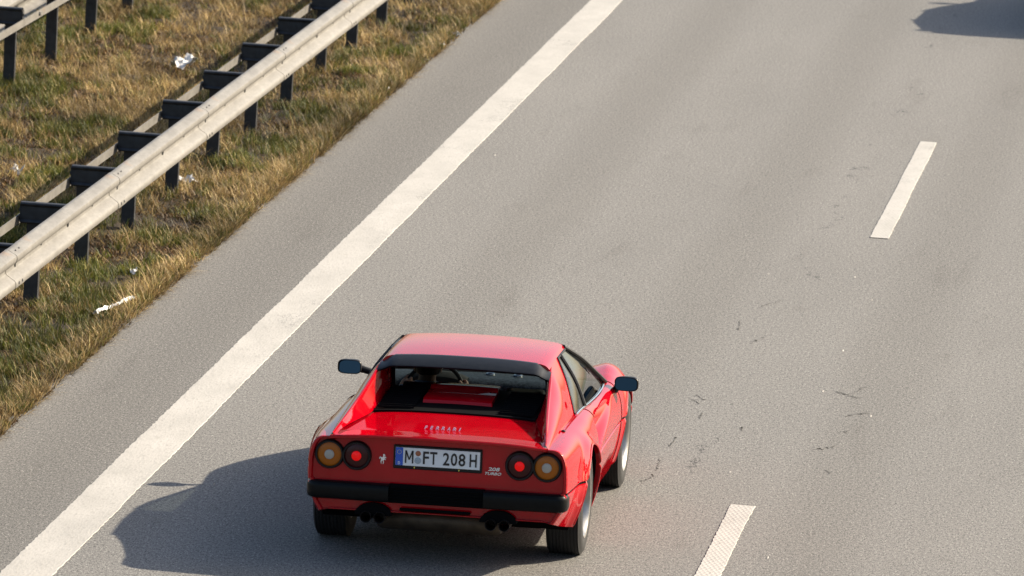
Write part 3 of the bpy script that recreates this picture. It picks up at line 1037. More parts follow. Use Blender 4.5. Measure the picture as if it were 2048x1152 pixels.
# shut lines and the black waist line
def seam(cols, y, sgn, r=0.0035):
    sc = section(y)
    mb = MB(TR)
    mb.tube([(sgn * (sc[c][0] - 0.0005), y, sc[c][1]) for c in cols], r, 5)
    mb.build('door_seam', 'black_matt', body_o)
for sgn in (1, -1):
    seam(range(NT + 1, NT + NS + 22), 0.66, sgn)
    seam(range(NT + 1, NT + NS + 22), 1.90, sgn)
    mb = MB(TR)
    pts = []
    for y in np.arange(-0.78, 3.2, 0.03):
        if math.hypot(y, f_zm(y) - WR) > ARCH_R[0] + .004 and math.hypot(y - F_AX, f_zm(y) - WR) > ARCH_R[1] + .004:
            pts.append((y, sgn * (section(y)[NT + NS + 1][0] + 0.002), f_zm(y) - 0.011))
        else:
            if len(pts) > 2: mb.tube([(a, b, c) for b, a, c in pts], 0.0055, 5)
            pts = []
    if len(pts) > 2: mb.tube([(a, b, c) for b, a, c in pts], 0.0055, 5)
    mb.build('waist_line', 'black_matt', body_o)
    # intake mouth at the end of the side scoop
    mb = MB(TR)
    rows = []
    for z in np.linspace(0.535, 0.712, 9):
        t = (z - 0.535) / 0.177
        xx = f_xb(0.6) + (f_xm(0.6) - f_xb(0.6)) * math.sqrt(max(0, 1 - ((z - .515) / (.786 - .515)) ** 2))
        rows.append([(sgn * (xx - 0.008), 0.578, z), (sgn * (xx - 0.085 * math.sin(math.pi * min(max(t, 0.06), .94)) ** .4), 0.600, z)])
    mb.grid(rows, flip=sgn > 0)
    mb.build('air_intake', 'black_matt', car)
    # door handle
    # wheel wells
    for w, ya in ((0, R_AX), (1, F_AX)):
        mb = MB(TR)
        rr = ARCH_R[w] - 0.002
        rows = []
        for q in np.linspace(-0.34, math.pi + 0.34, 33):
            yy, zz = ya + rr * math.cos(q), WR + rr * math.sin(q)
            xo = side_x(yy, zz) - 0.030
            rows.append([(sgn * 0.42, yy, zz), (sgn * 0.62, yy, zz), (sgn * xo, yy, zz)])
        mb.grid(rows)
        mb.add([(sgn * 0.42, ya, WR)] + [r_[0] for r_ in rows], [(0, i, i + 1) for i in range(1, 33)])
        mb.build('wheel_well', 'black_matt', car)

# ---- cabin
def roof_z(x, y):
    c = 1.116 + 0.014 * math.sin(math.pi * min(max((y - 0.25) / 1.05, 0), 1)) 
    return c - 0.020 * (abs(x) / 0.5) ** 2.6
def rail_pt(y):
    """upper edge of the side window"""
    return (0.526 + 0.004 * math.sin((y - .3) * 3), y, 1.068 + 0.010 * math.sin(math.pi * min(max((y - 0.28) / 0.95, 0), 1)))
rows = []
for y in np.linspace(0.36, 1.205, 22):
    row = []
    for x in np.linspace(0, 0.472, 12):
        row.append((x, y + 0.03 * (1 - (x / .472) ** 2) * sstep(0.9, 1.2, y), roof_z(x, y)))
    rp = rail_pt(y)
    e = row[-1]
    row += [(e[0] + 0.028, e[1], e[2] - 0.008), (e[0] + 0.044, e[1], e[2] - 0.020), (rp[0], rp[1], rp[2])]
    rows.append([(-p[0], p[1], p[2]) for p in row[:0:-1]] + row)
mb = MB(TR)
mb.grid(rows)
mb.grid([[(p[0] * .985, p[1], p[2] - 0.022) for p in r_] for r_ in rows], flip=True)
for e in (0, -1):
    mb.grid([[p, (p[0] * .985, p[1], p[2] - 0.022)] for p in rows[e]], flip=(e == -1))
roof_o = mb.build('roof', 'paint', car, sharp=50)

# aerofoil at the roof's rear edge
rows = []
for x in np.linspace(-0.543, 0.543, 45):
    a = abs(x) / 0.543
    e = sstep(0.82, 1.0, a)
    zr = roof_z(min(abs(x), 0.47), 0.36) - 0.052 * e
    zl = 1.066 - 0.012 * a ** 2 - 0.030 * e
    rows.append([(x, 0.385, zr - 0.006), (x, 0.368, zr + 0.003), (x, 0.345, zr + 0.001), (x, 0.245, zl + 0.008), (x, 0.236, zl),
                 (x, 0.250, zl - 0.012), (x, 0.31, zl - 0.004 + 0.01 * e), (x, 0.385, zr - 0.040)])
mb = MB(TR)
mb.grid(rows, closed_v=True)
mb.f.append(tuple(range(8))[::-1]); mb.mi.append(0)
mb.f.append(tuple(range(44 * 8, 45 * 8))); mb.mi.append(0)
mb.build('roof_spoiler', 'spoiler', car, sharp=45)

def coons(c0, c1, d0, d1, nu, nv, bulge=None):
    """c0,c1 run in u (bottom, top); d0,d1 run in v (left, right)"""
    c0, c1 = polyline(c0, nu), polyline(c1, nu)
    d0, d1 = polyline(d0, nv), polyline(d1, nv)
    out = []
    for i in range(nu):
        u = i / (nu - 1)
        row = []
        for j in range(nv):
            v = j / (nv - 1)
            p = []
            for k in range(3):
                a = (1 - v) * c0[i][k] + v * c1[i][k] + (1 - u) * d0[j][k] + u * d1[j][k]
                b = (1 - u) * (1 - v) * c0[0][k] + u * (1 - v) * c0[-1][k] + (1 - u) * v * c1[0][k] + u * v * c1[-1][k]
                p.append(a - b)
            if bulge:
                w = 16 * u * (1 - u) * v * (1 - v)
                p = [p[k] + bulge[k] * w for k in range(3)]
            row.append(tuple(p))
        out.append(row)
    return out

A_BASE = (0.716, 1.80, 0.752)
A_TOP = rail_pt(1.15)
C_TOP = rail_pt(0.76)
C_BASE = (0.690, 0.40, 0.795)
for sgn in (1, -1):
    def mir(P):
        return [[(sgn * p[0], p[1], p[2]) for p in r_] for r_ in P]
    fl = sgn < 0
    # sail panel, outer skin
    bot = [(f_xb(y) + 0.004, y, f_zb(y) - 0.004) for y in np.linspace(-0.80, C_BASE[1], 14)]
    top = smoothline([(0.663, -0.80, 0.794), (0.622, -0.40, 0.872), (0.582, 0.0, 0.957), (0.562, 0.22, 1.014), (0.548, 0.34, 1.046), (0.534, 0.46, 1.066)], 14) + [rail_pt(y) for y in np.linspace(0.54, 0.76, 4)]
    left = [bot[0], top[0]]
    right = smoothline([C_BASE, (0.655, 0.50, 0.868), (0.60, 0.63, 0.975), C_TOP], 10)
    P = coons(bot, top, left, right, 40, 16, (0.012, 0, 0.004))
    mb = MB(TR)
    mb.grid(mir(P), flip=not fl)
    # rounded ridge and inner wall
    ridge = polyline(top, 40)
    rows = []
    for p in ridge:
        w = 0.012 * sstep(-0.80, -0.25, p[1]) + 0.012
        zin = f_zt(p[1]) if p[1] < 0.0 else 0.83
        xin = 0.63 - 0.125 * sstep(-0.8, 0.0, p[1])
        zi = min(zin, p[2] - 0.002)
        rows.append([p, (p[0] - w * .25, p[1], p[2] + 0.007), (p[0] - w * .7, p[1], p[2] + 0.007), (p[0] - w, p[1], p[2] - 0.003),
                     (p[0] - w - 0.004, p[1], p[2] - 0.02 * min(1, (p[2] - zi) * 8)), (min(xin, p[0] - w - .006), p[1], zi - 0.004)])
    mb.grid(mir(rows), flip=fl)
    mb.build('sail_panel', 'paint', car, sharp=42)
    # side glass
    belt = [(f_xb(y) - 0.004, y, f_zb(y) + 0.002) for y in np.linspace(1.80, 0.40, 14)]
    dbelt = [p for p in belt if p[1] > 0.86] + [(f_xb(0.80) - 0.004, 0.80, f_zb(0.80) + 0.002)]
    qbelt = [(f_xb(0.77) - 0.004, 0.77, f_zb(0.77) + 0.002)] + [p for p in belt if p[1] < 0.75]
    apil = smoothline([belt[0], (0.665, 1.60, 0.862), (0.600, 1.38, 0.972), (A_TOP[0] - 0.002, A_TOP[1], A_TOP[2])], 12)
    sp = smoothline([dbelt[-1], (0.64, 0.84, 0.93), rail_pt(0.90)], 8)
    sp2 = [(p[0], p[1] - 0.03, p[2]) for p in sp]
    P = coons(dbelt, apil[::1][-1:] + [rail_pt(0.90)], apil, sp, 12, 10, (0.012, 0, 0))
    mb = MB(TR); mb.grid(mir(P), flip=fl)
    mb.build('side_window', 'side_glass', car, sharp=80)
    sp2[0] = qbelt[0]; sp2[-1] = rail_pt(0.87)
    P = coons(qbelt, [sp2[-1], C_TOP], sp2, right, 10, 10, (0.006, 0, 0))
    mb = MB(TR); mb.grid(mir(P), flip=fl)
    mb.build('quarter_window', 'side_glass', car, sharp=80)
    # frames
    def frame(pts, r, nm='window_frame', mat='black'):
        mb = MB(TR); mb.tube([(sgn * p[0], p[1], p[2]) for p in pts], r, 8); return mb.build(nm, mat, car)
    frame([rail_pt(y) for y in np.linspace(1.15, 0.76, 8)], 0.008)
    frame(right, 0.010)
    frame([((a[0] + b[0]) / 2, (a[1] + b[1]) / 2, (a[2] + b[2]) / 2) for a, b in zip(sp, sp2)], 0.016, 'window_divider')
    frame([(p[0] + 0.006, p[1], p[2] + 0.001) for p in belt], 0.007, 'belt_trim', 'chrome')
    frame(smoothline([(0.722, 1.86, 0.757), (0.668, 1.625, 0.868), (0.604, 1.40, 0.982), (0.515, 1.19, 1.082)], 14), 0.0145, 'windscreen_pillar', 'black')

# windscreen, cowl
rows = []
for t in np.linspace(0, 1, 12):
    row = []
    for s in np.linspace(-1, 1, 21):
        base = (0.70 * s, 1.985 - 0.13 * abs(s) ** 2.5, 0.772 - 0.012 * s * s)
        topp = (0.505 * s, 1.232 - 0.03 * s * s, roof_z(0.48 * s, 1.205) - 0.006)
        p = lerp(base, topp, t)
        b_ = math.sin(math.pi * t) * 0.02
        row.append((p[0], p[1] + b_, p[2] + b_ * 1.6))
    rows.append(row)
mb = MB(TR); mb.grid(rows)
mb.build('windscreen', 'glass', car, sharp=80)
rows = [[(x, y, 0.758 - 0.02 * (abs(x) / .7) ** 4) for x in np.linspace(-0.70, 0.70, 15)] for y in np.linspace(1.83, 2.0, 4)]
mb = MB(TR); mb.grid(rows, flip=True); mb.build('cowl', 'black_matt', car)
# rear window with its black surround
rows = []
for t in np.linspace(0, 1, 6):
    rows.append([(x, 0.66 - 0.13 * t + 0.05 * (1 - (x / .52) ** 2), 0.845 + (1.078 - 0.845) * t - .01 * t * (x / .5) ** 2) for x in np.linspace(-0.495 + .012 * t, 0.495 - .012 * t, 13)])
mb = MB(TR); mb.grid(rows)
mb.build('rear_window', 'glass', car, sharp=80)
mb = MB(TR)
mb.tube(rows[0], 0.010, 6); mb.tube([r_[0] for r_ in rows], 0.014, 6); mb.tube([r_[-1] for r_ in rows], 0.014, 6)
mb.build('rear_window_seal', 'black', car)

# engine cover: black louvres left and right of a raised red panel
ec = None
mb = MB(TR)
def ecz(y): return 0.835 + 0.024 * sstep(-0.1, 0.7, y)
rows = [[(x, y - 0.035 * (x / .52) ** 2, ecz(y) + 0.004 - 0.01 * (x / .52) ** 4) for x in np.linspace(-0.505, 0.505, 15)] for y in np.linspace(-0.07, 0.70, 14)]
mb.grid(rows)
mb.grid([[p, (p[0], p[1] - 0.004, p[2] - 0.03)] for p in rows[0]], flip=False)
ec = mb.build('engine_cover', 'black_matt', car)
for sgn in (1, -1):
    for k in range(11):
        y = -0.030 + 0.062 * k
        mb = MB(TR)
        z = ecz(y) + 0.006
        mb.grid([[(x, y + dy - 0.035 * (x / .52) ** 2, z + dz) for dy, dz in ((0, 0), (0.006, 0.013), (0.010, 0.013), (0.045, 0.002))] for x in (sgn * 0.265, sgn * 0.38, sgn * 0.488)], flip=sgn > 0)
        mb.build('slat', 'black_matt', ec, sharp=20)
mb = MB(TR)
rows = []
for y, dz in ((0.195, 0.004), (0.205, 0.022), (0.23, 0.030), (0.40, 0.030), (0.50, 0.029), (0.53, 0.043), (0.56, 0.046), (0.66, 0.040), (0.70, 0.02)):
    rows.append([(x * (1 - 0.05 * y) - 0.022, y - .02 * (x / .22) ** 2, ecz(y) + dz - (0.02 if abs(x) > .219 else 0)) for x in (-0.222, -0.218, -0.205, -0.1, 0, 0.1, 0.205, 0.218, 0.222)])
mb.grid(rows)
mb.build('cover_panel', 'paint', ec, sharp=25)

# ---- tail furniture
TP = -0.788
def ringlight(x, outer, inner, nm):
    root = MB(TR)
    root.lathe([(0.004, 0.093), (-0.020, 0.090), (-0.030, 0.084), (-0.030, 0.076), (-0.016, 0.073), (0.004, 0.073)][::-1], 40, 'y', (x, TP, 0.666))
    h = root.build('tail_light', 'black', car, sharp=40)
    mb = MB(TR)
    mb.lathe([(-0.018, 0.074), (-0.023, 0.060), (-0.026, 0.034), (-0.026, 0.030)], 40, 'y', (x, TP, 0.666))
    mb.build('lens', outer, h)
    mb = MB(TR)
    mb.lathe([(-0.025, 0.031), (-0.033, 0.029), (-0.037, 0.020), (-0.039, 0.0)], 28, 'y', (x, TP, 0.666))
    mb.build('lamp_centre', inner, h)
    return h
for x in (-0.670, 0.670):
    ringlight(x, 'amber', 'white_lens', 'tail_light')
for x in (-0.503, 0.503):
    ringlight(x, 'red_lens', 'red_lit', 'tail_light')

def flat_text(body, cx, cz, y, h, mat, parent, nm, w=None, shear=0.0, ext=0.0012, weight=0.012):
    """upright lettering facing -y"""
    vs_, fs_, dim = text_verts(body, 1.0, 0.0, shear, weight=weight)
    sx = sz = h / dim[1]
    if w: sx = w / dim[0]
    V = []
    for v in vs_:
        V.append((cx + v[0] * sx, y, cz + v[1] * sz))
    n = len(V)
    mb = MB(TR)
    k = len(V)
    Vb = [(p[0], p[1] + ext * 2, p[2]) for p in V]
    mb.add(V, fs_)
    # solid edges
    ed = {}
    for f in fs_:
        for a, b in zip(f, f[1:] + f[:1]):
            ed[(a, b)] = 1
    side = [(b, a, a + n, b + n) for (a, b) in ed if (b, a) not in ed]
    mb.v += Vb
    mb.f += side
    mb.mi += [0] * len(side)
    return mb, V

plate = None
mb = MB(TR)
mb.box(-0.276, 0.270, TP - 0.012, TP + 0.004, 0.603, 0.750, 0.004)
plate = mb.build('number_plate', 'black', car, sharp=30)
mb = MB(TR); mb.box(-0.2635, 0.2575, TP - 0.0165, TP - 0.010, 0.624, 0.736, 0.002)
mb.build('plate_face', 'plate', plate)
mb = MB(TR); mb.box(-0.2625, -0.2165, TP - 0.0185, TP - 0.014, 0.625, 0.735, 0.001)
mb.build('blue_band', 'plate_blue', plate)
PY = TP - 0.0195
def char(s, cx, h=0.078, w=None, cz=0.680, mat='ink', nm='character', y=PY, par=None):
    mb, _ = flat_text(s, cx, cz, y, h, mat, plate, nm, w, weight=0.016)
    return mb.build(nm, mat, par or plate, smooth=False)
mb = MB(TR)
for q in ([(-0.026, -.039), (-0.017, -.039), (-0.017, .039), (-0.026, .039)], [(0.017, -.039), (0.026, -.039), (0.026, .039), (0.017, .039)],
          [(-0.026, .039), (-0.004, -.018), (0.0, -.006), (-0.0155, .039)], [(0.004, -.018), (0.026, .039), (0.0155, .039), (0.0, -.006)], [(-0.004, -.018), (0.004, -.018), (0.0, -.006)]):
    k = len(q)
    f_ = [(-0.178 + a, PY, 0.680 + b) for a, b in q]
    mb.add(f_ + [(a, b + 0.002, c) for a, b, c in f_], [tuple(range(k))] + [(i, i + k, (i + 1) % k + k, (i + 1) % k) for i in range(k)])
mb.build('character', 'ink', plate, smooth=False)
for s, cx, w in (('F', -0.075, 0.036), ('T', -0.028, 0.044), ('2', 0.050, 0.040), ('0', 0.098, 0.040), ('8', 0.147, 0.042), ('H', 0.216, 0.044)):
    char(s, cx, 0.078, w)
char('D', -0.2395, 0.018, 0.013, 0.640, 'plate', 'country_letter', TP - 0.0200)
for k in range(12):
    q = k * math.pi / 6
    mb = MB(TR); cx, cz = -0.2395 + 0.0125 * math.cos(q), 0.708 + 0.0125 * math.sin(q)
    pts = [(cx + (0.0026 if i % 2 == 0 else 0.0011) * math.sin(i * math.pi / 5), TP - 0.0198, cz + (0.0026 if i % 2 == 0 else 0.0011) * math.cos(i * math.pi / 5)) for i in range(10)]
    mb.add([(cx, TP - 0.0198, cz)] + pts, [(0, i, i % 10 + 1) for i in range(1, 11)])
    mb.build('star', 'star', plate, smooth=False)
for cz, mm, r_ in ((0.704, 'seal_rust', 0.0165), (0.660, 'seal_grey', 0.0205)):
    mb = MB(TR); mb.lathe([(0.003, r_), (-0.001, r_), (-0.002, r_ * .9), (-0.002, 0.0)], 24, 'y', (-0.124, TP - 0.0178, cz))
    mb.build('seal', mm, plate)
for cx in (-0.145, 0.13):
    mb = MB(TR); mb.box(cx - 0.003, cx + 0.003, TP - 0.0145, TP - 0.010, 0.609, 0.620, 0.001)
    mb.build('plate_clip', 'star', plate, smooth=False)
# maker's lettering standing on the deck
def deck_text():
    mbs = MB(TR)
    xs = np.linspace(-0.105, 0.105, 7)
    zb_ = f_zt(-0.55)
    for ch, cx in zip('FERRARI', xs):
        vs_, fs_, dim = text_verts(ch, 1.0, 0.0, 0.25)
        h = 0.021
        sx = 0.020 / max(dim[0], 0.45)
        n = len(vs_)
        V = []
        for off in (0, 0.004):
            for v in vs_:
                zz = v[1] * h / dim[1] + h / 2
                V.append((cx - 0.01 + v[0] * sx, -0.56 + off + zz * 0.45, zb_ + 0.001 + zz * 0.9))
        ed = {}
        for f in fs_:
            for a, b in zip(f, f[1:] + f[:1]): ed[(a, b)] = 1
        side = [(b, a, a + n, b + n) for (a, b) in ed if (b, a) not in ed]
        mbs.add(V, fs_ + [tuple(i + n for i in f[::-1]) for f in fs_] + side)
    o = mbs.build('lettering', 'badge', car, smooth=False)
deck_text()
for s, cx, cz, h, w, sh in (('208', 0.344, 0.634, 0.022, 0.072, 0.2), ('TURBO', 0.340, 0.606, 0.017, 0.100, 0.3)):
    mb, _ = flat_text(s, cx, cz, TP - 0.006, h, 'badge', car, 'lettering', w, sh, 0.003)
    mb.build('lettering', 'badge', car, smooth=False)
# small rearing animal emblem
hp = [(0.10, -0.5), (0.02, -0.48), (0.06, -0.30), (-0.02, -0.12), (-0.20, -0.30), (-0.16, -0.48), (-0.26, -0.46), (-0.30, -0.26), (-0.22, -0.02), (-0.34, 0.10), (-0.42, -0.04),
      (-0.50, 0.06), (-0.38, 0.22), (-0.18, 0.14), (0.00, 0.16), (0.06, 0.30), (0.00, 0.40), (0.10, 0.50), (0.20, 0.46), (0.34, 0.36), (0.30, 0.30), (0.20, 0.32), (0.22, 0.20),
      (0.40, 0.22), (0.48, 0.10), (0.42, 0.08), (0.24, 0.10), (0.34, -0.04), (0.44, -0.02), (0.40, -0.12), (0.22, -0.06), (0.10, -0.16), (0.16, -0.32)]
mb = MB(TR)
ex, ez, eh = -0.342, 0.655, 0.062
front = [(ex + a * eh * .72, TP - 0.006, ez + b * eh) for a, b in hp]
back = [(p[0], TP + 0.001, p[2]) for p in front]
mb.add(front, [tuple(range(len(hp)))[::-1]])
mb.grid([[f, b] for f, b in zip(front, back)], closed_u=True)
mb.build('emblem', 'badge', car, smooth=False)
# reflector bar of the filler cap and aerial socket
mb = MB(TR); mb.lathe([(0, 0.014), (0.012, 0.013), (0.016, 0.009), (0.016, 0)], 14, 'z', (0.694, -0.20, 0.781))
mb.build('aerial_socket', 'black', car)

# bumper: two wrap-round corner pieces and a centre grille
def bar(path, prof):
    """prof: (out, z) closed section; path: (x, y, nx, ny)"""
    return [[(x + nx * d, y + ny * d, z) for d, z in prof] for x, y, nx, ny in path]
bprof = [(-0.03, 0.393), (0.022, 0.395), (0.034, 0.402), (0.040, 0.420), (0.040, 0.474), (0.034, 0.494), (0.022, 0.502), (-0.03, 0.504)]
bump = empty('bumper', (0, 0, 0)); bump.parent = car
for sgn in (1, -1):
    path = []
    for x in np.linspace(0.292, 0.725, 8):
        path.append((sgn * x, -0.822 + 0.012 * (x / .75) ** 2, 0, -1))
    for q in np.linspace(10, 90, 8):
        a = R(q)
        path.append((sgn * (0.725 + 0.042 * math.sin(a)), -0.770 - 0.042 * math.cos(a), sgn * math.sin(a), -math.cos(a)))
    path.append((sgn * 0.768, -0.72, sgn * 1.0, 0))
    rows = bar(path, bprof)
    # small end caps
    rows = [[(r0[0], r0[1] * 0.4 + (-0.79) * 0.6, 0.447 + (r0[2] - 0.447) * 0.8) for r0 in rows[0]]] + rows
    mb = MB(TR); mb.grid(rows, closed_v=True, flip=sgn < 0)
    n = len(bprof)
    mb.f.append(tuple(range(len(rows) * n - n, len(rows) * n))); mb.mi.append(0)
    mb.build('bumper_corner', 'bumper', bump, sharp=40)
mb = MB(TR); mb.box(-0.30, 0.30, -0.835, -0.77, 0.392, 0.506, 0.006)
mb.build('bumper_grille', 'black_matt', bump, sharp=30)
for k in range(5):
    mb = MB(TR); mb.box(-0.285, 0.285, -0.845, -0.83, 0.402 + 0.021 * k, 0.409 + 0.021 * k, 0.002)
    mb.build('grille_bar', 'black_matt', bump, smooth=False)
# slot in the valance, exhaust cut-outs, pipes and silencer
mb = MB(TR); mb.box(-0.225, 0.215, -0.826, -0.80, 0.345, 0.362, 0.006); mb.build('valance_slot', 'black_matt', car)
for sgn in (1, -1):
    mb = MB(TR)
    cx = sgn * 0.385
    rows = []
    for q in np.linspace(0, math.pi, 17):
        rows.append([(cx + 0.115 * math.cos(q), -0.824, 0.308 + 0.075 * math.sin(q)), (cx + 0.112 * math.cos(q), -0.70, 0.308 + 0.072 * math.sin(q))])
    mb.grid(rows)
    mb.add([(cx, -0.824, 0.306)] + [r_[0] for r_ in rows], [(0, i, i + 1) for i in range(1, 17)])
    mb.build('exhaust_cutout', 'black_matt', car)
    for dx in (-0.042, 0.042):
        mb = MB(TR)
        mb.lathe([(0.25, 0.036), (-0.020, 0.036), (-0.026, 0.034), (-0.022, 0.031), (0.20, 0.030)], 22, 'y', (cx + dx, -0.83, 0.297))
        mb.build('exhaust_pipe', 'exhaust', car)
mb = MB(TR)
rows = []
for q in np.linspace(0, 2 * math.pi, 25)[:-1]:
    rows.append([(x, -0.56 + 0.14 * math.cos(q) * e, 0.265 + 0.085 * math.sin(q) * e) for x, e in ((-0.38, 0.0), (-0.38, .85), (-0.35, 1.0), (0.35, 1.0), (0.38, .85), (0.38, 0.0))])
mb.grid(rows, closed_u=True); mb.build('muffler', 'muffler', car)
mb = MB(TR); mb.box(-0.60, 0.60, -0.28, 3.0, 0.185, 0.21); mb.build('underbody', 'black_matt', car, smooth=False)
for sgn in (-1, 1):
    mb = MB(TR); mb.tube([(sgn * 0.62, 0.02, 0.31), (sgn * 0.30, 0.02, 0.24)], 0.03, 8); mb.build('suspension_arm', 'black_matt', car)

# ---- mirrors
for sgn, yy, cx in ((1, 1.80, 0.868), (-1, 1.80, -0.938)):
    mr = MB(TR)
    cz = 0.764
    rows = []
    for y, e in ((0.075, 0.0), (0.075, 0.55), (0.05, 0.86), (0.0, 1.0), (-0.022, 1.0), (-0.026, 0.96), (-0.022, 0.90), (-0.016, 0.90)):
        row = []
        for q in np.linspace(0, 2 * math.pi, 33)[:-1]:
            c_, s_ = math.cos(q), math.sin(q)
            ex = math.copysign(abs(c_) ** 0.55, c_) * 0.078 * e
            ez = math.copysign(abs(s_) ** 0.55, s_) * 0.047 * e
            row.append((cx + ex, yy + y, cz + ez))
        rows.append(row)
    mr.grid(rows, closed_v=True, flip=True)
    mr.tube(smoothline([(sgn * 0.775, yy + 0.05, 0.690), (sgn * 0.80, yy + 0.045, 0.725), (cx - sgn * 0.040, yy + 0.03, 0.752)], 6), [0.026, 0.024, 0.022, 0.022, 0.024, 0.026], 10)
    mo = mr.build('mirror', 'black', car, sharp=40)
    mg = MB(TR)
    row = rows[-1]
    mgy = lambda p: yy - 0.008 + (p[2] - cz) * 0.20 + (p[0] - cx) * (0.16 if sgn > 0 else 0.0) - (0.006 if sgn > 0 else 0.0)
    mg.add([(cx, mgy((cx, 0, cz)), cz)] + [(p[0], mgy(p), p[2]) for p in row], [(0, (i % 32) + 1, i) for i in range(1, 33)])
    mg.build('mirror_glass', 'mirror', mo, smooth=False)

# ---- wheels
def wheel_parts(width, side):
    """wheel centred on its axle; outer face towards side*x"""
    h = width / 2
    tp = [(-h * .92, 0.205), (-h, 0.225), (-h * 1.02, 0.262), (-h * .97, 0.296), (-h * .86, 0.311)]
    tread = []
    for a in np.linspace(-0.80, 0.80, 9):
        tread += [(a * h - 0.006, 0.318), (a * h - 0.004, 0.312), (a * h + 0.004, 0.312), (a * h + 0.006, 0.318)]
    tp = tp + tread + [(-a, r) for a, r in tp[::-1]]
    t = MB(); t.lathe([(side * a, r) for a, r in tp], 56)
    r_ = MB()
    r_.lathe([(side * a, q) for a, q in [(-h * .9, 0.206), (-h * .7, 0.185), (h * .25, 0.172), (h * .55, 0.178), (h * .80, 0.188), (h * .96, 0.200), (h * 1.0, 0.212), (h * .93, 0.215), (h * .85, 0.206)]], 56)
    for k in range(5):
        q = 2 * math.pi * k / 5 + 0.3
        pts = []
        for rr, wd, xo in ((0.02, 0.035, 0.50), (0.06, 0.034, 0.55), (0.12, 0.028, 0.50), (0.185, 0.034, 0.52)):
            pts.append((rr, wd, xo * h))
        rows = []
        for rr, wd, xo in pts:
            row = []
            for a, d in ((-wd, -0.012), (-wd * .6, 0.006), (wd * .6, 0.006), (wd, -0.012), (wd, -0.03), (-wd, -0.03)):
                row.append((side * (xo + d), rr * math.cos(q) - a * math.sin(q), rr * math.sin(q) + a * math.cos(q)))
            rows.append(row)
        r_.grid(rows, closed_v=True, flip=side > 0)
    r_.lathe([(side * (h * .50 - .03), 0.055), (side * (h * .55), 0.052), (side * (h * .62), 0.04), (side * (h * .64), 0.0)], 20)
    r_.lathe([(side * (h * .05), 0.0), (side * (h * .05), 0.176)], 30)
    return t, r_
for nm, ya, wd, xc in (('rear', R_AX, 0.222, 0.728), ('front', F_AX, 0.205, 0.722)):
    for sgn in (1, -1):
        w = empty('wheel', (sgn * xc, ya, WR)); w.parent = car
        w.rotation_euler = (random.uniform(0, 6), 0, 0)
        t, r_ = wheel_parts(wd, sgn)
        t.build('tyre', 'rubber', w, sharp=40)
        r_.build('rim', 'alloy', w, sharp=35)

# ---- cabin inside
mb = MB(TR)
for sgn in (1, -1):
    rows = [[(sgn * (f_xb(y) - 0.03), y, f_zb(y) - 0.012), (sgn * 0.665, y, 0.60), (sgn * 0.64, y, 0.27)] for y in np.linspace(0.66, 1.95, 12)]
    mb.grid(rows, flip=sgn > 0)
mb.grid([[(-0.64, y, 0.25), (0.64, y, 0.25)] for y in (0.66, 1.95)], flip=True)
mb.grid([[(x, 0.70, z) for x in (-0.56, 0, 0.56)] for z in (0.25, 0.845)], flip=True)
mb.grid([[(x, 1.95, z) for x in (-0.66, 0, 0.66)] for z in (0.25, 0.74)])
mb.build('cabin_lining', 'interior', car, sharp=40)
for sgn in (1, -1):
    mb = MB(TR); mb.box(min(sgn * .655, sgn * .69), max(sgn * .655, sgn * .69), 0.78, 1.7, 0.715, 0.745, 0.008)
    mb.build('door_panel', 'tan', car)
rows = []
for y, z in ((1.50, 0.66), (1.50, 0.735), (1.53, 0.765), (1.65, 0.772), (1.96, 0.756)):
    rows.append([(x, y - 0.05 * (x / .65) ** 2, z - 0.01 * (x / .65) ** 2) for x in np.linspace(-0.66, 0.66, 13)])
mb = MB(TR); mb.grid(rows, flip=True); dash_o = mb.build('dashboard', 'dash_top', car, sharp=50)
mb = MB(TR)
rows = []
for y, z in ((1.47, 0.70), (1.47, 0.79), (1.50, 0.815), (1.58, 0.812), (1.66, 0.775)):
    rows.append([(x, y, z - 0.035 * abs((x + 0.33) / .2) ** 3) for x in np.linspace(-0.53, -0.13, 11)])
mb.grid(rows, flip=True); mb.build('instrument_binnacle', 'interior', dash_o, sharp=50)
for x in (-0.02, 0.16, 0.34):
    mb = MB(TR); mb.lathe([(0, 0.030), (0.010, 0.032), (0.014, 0.026), (0.012, 0.018)], 16, 'z', (x, 1.80, 0.764)); mb.build('air_vent', 'chrome', dash_o)
# steering wheel
SWC, SWR = Vector((-0.325, 1.36, 0.712)), 0.185
tilt = R(24)
def swp(q, r=SWR, d=0.0):
    u = Vector((1, 0, 0)); v = Vector((0, math.sin(tilt), math.cos(tilt))); n = Vector((0, -math.cos(tilt), math.sin(tilt)))
    return SWC + u * (r * math.cos(q)) + v * (r * math.sin(q)) + n * d
mb = MB(TR); mb.tube([swp(2 * math.pi * k / 40) for k in range(40)], 0.0135, 8, closed=True)
sw = mb.build('steering_wheel', 'black', car)
for q in (math.pi, 0.0, -math.pi / 2):
    mb = MB(TR); mb.tube([swp(q, 0.03, -0.03), swp(q, 0.12, -0.02), swp(q, SWR)], 0.011, 6); mb.build('spoke', 'alloy', sw)
mb = MB(TR); mb.tube([swp(0, 0.0, 0.0), swp(0, 0, -0.03), SWC + Vector((0, 0.25, -0.10))], [0.035, 0.035, 0.025], 12); mb.build('hub', 'black', sw)
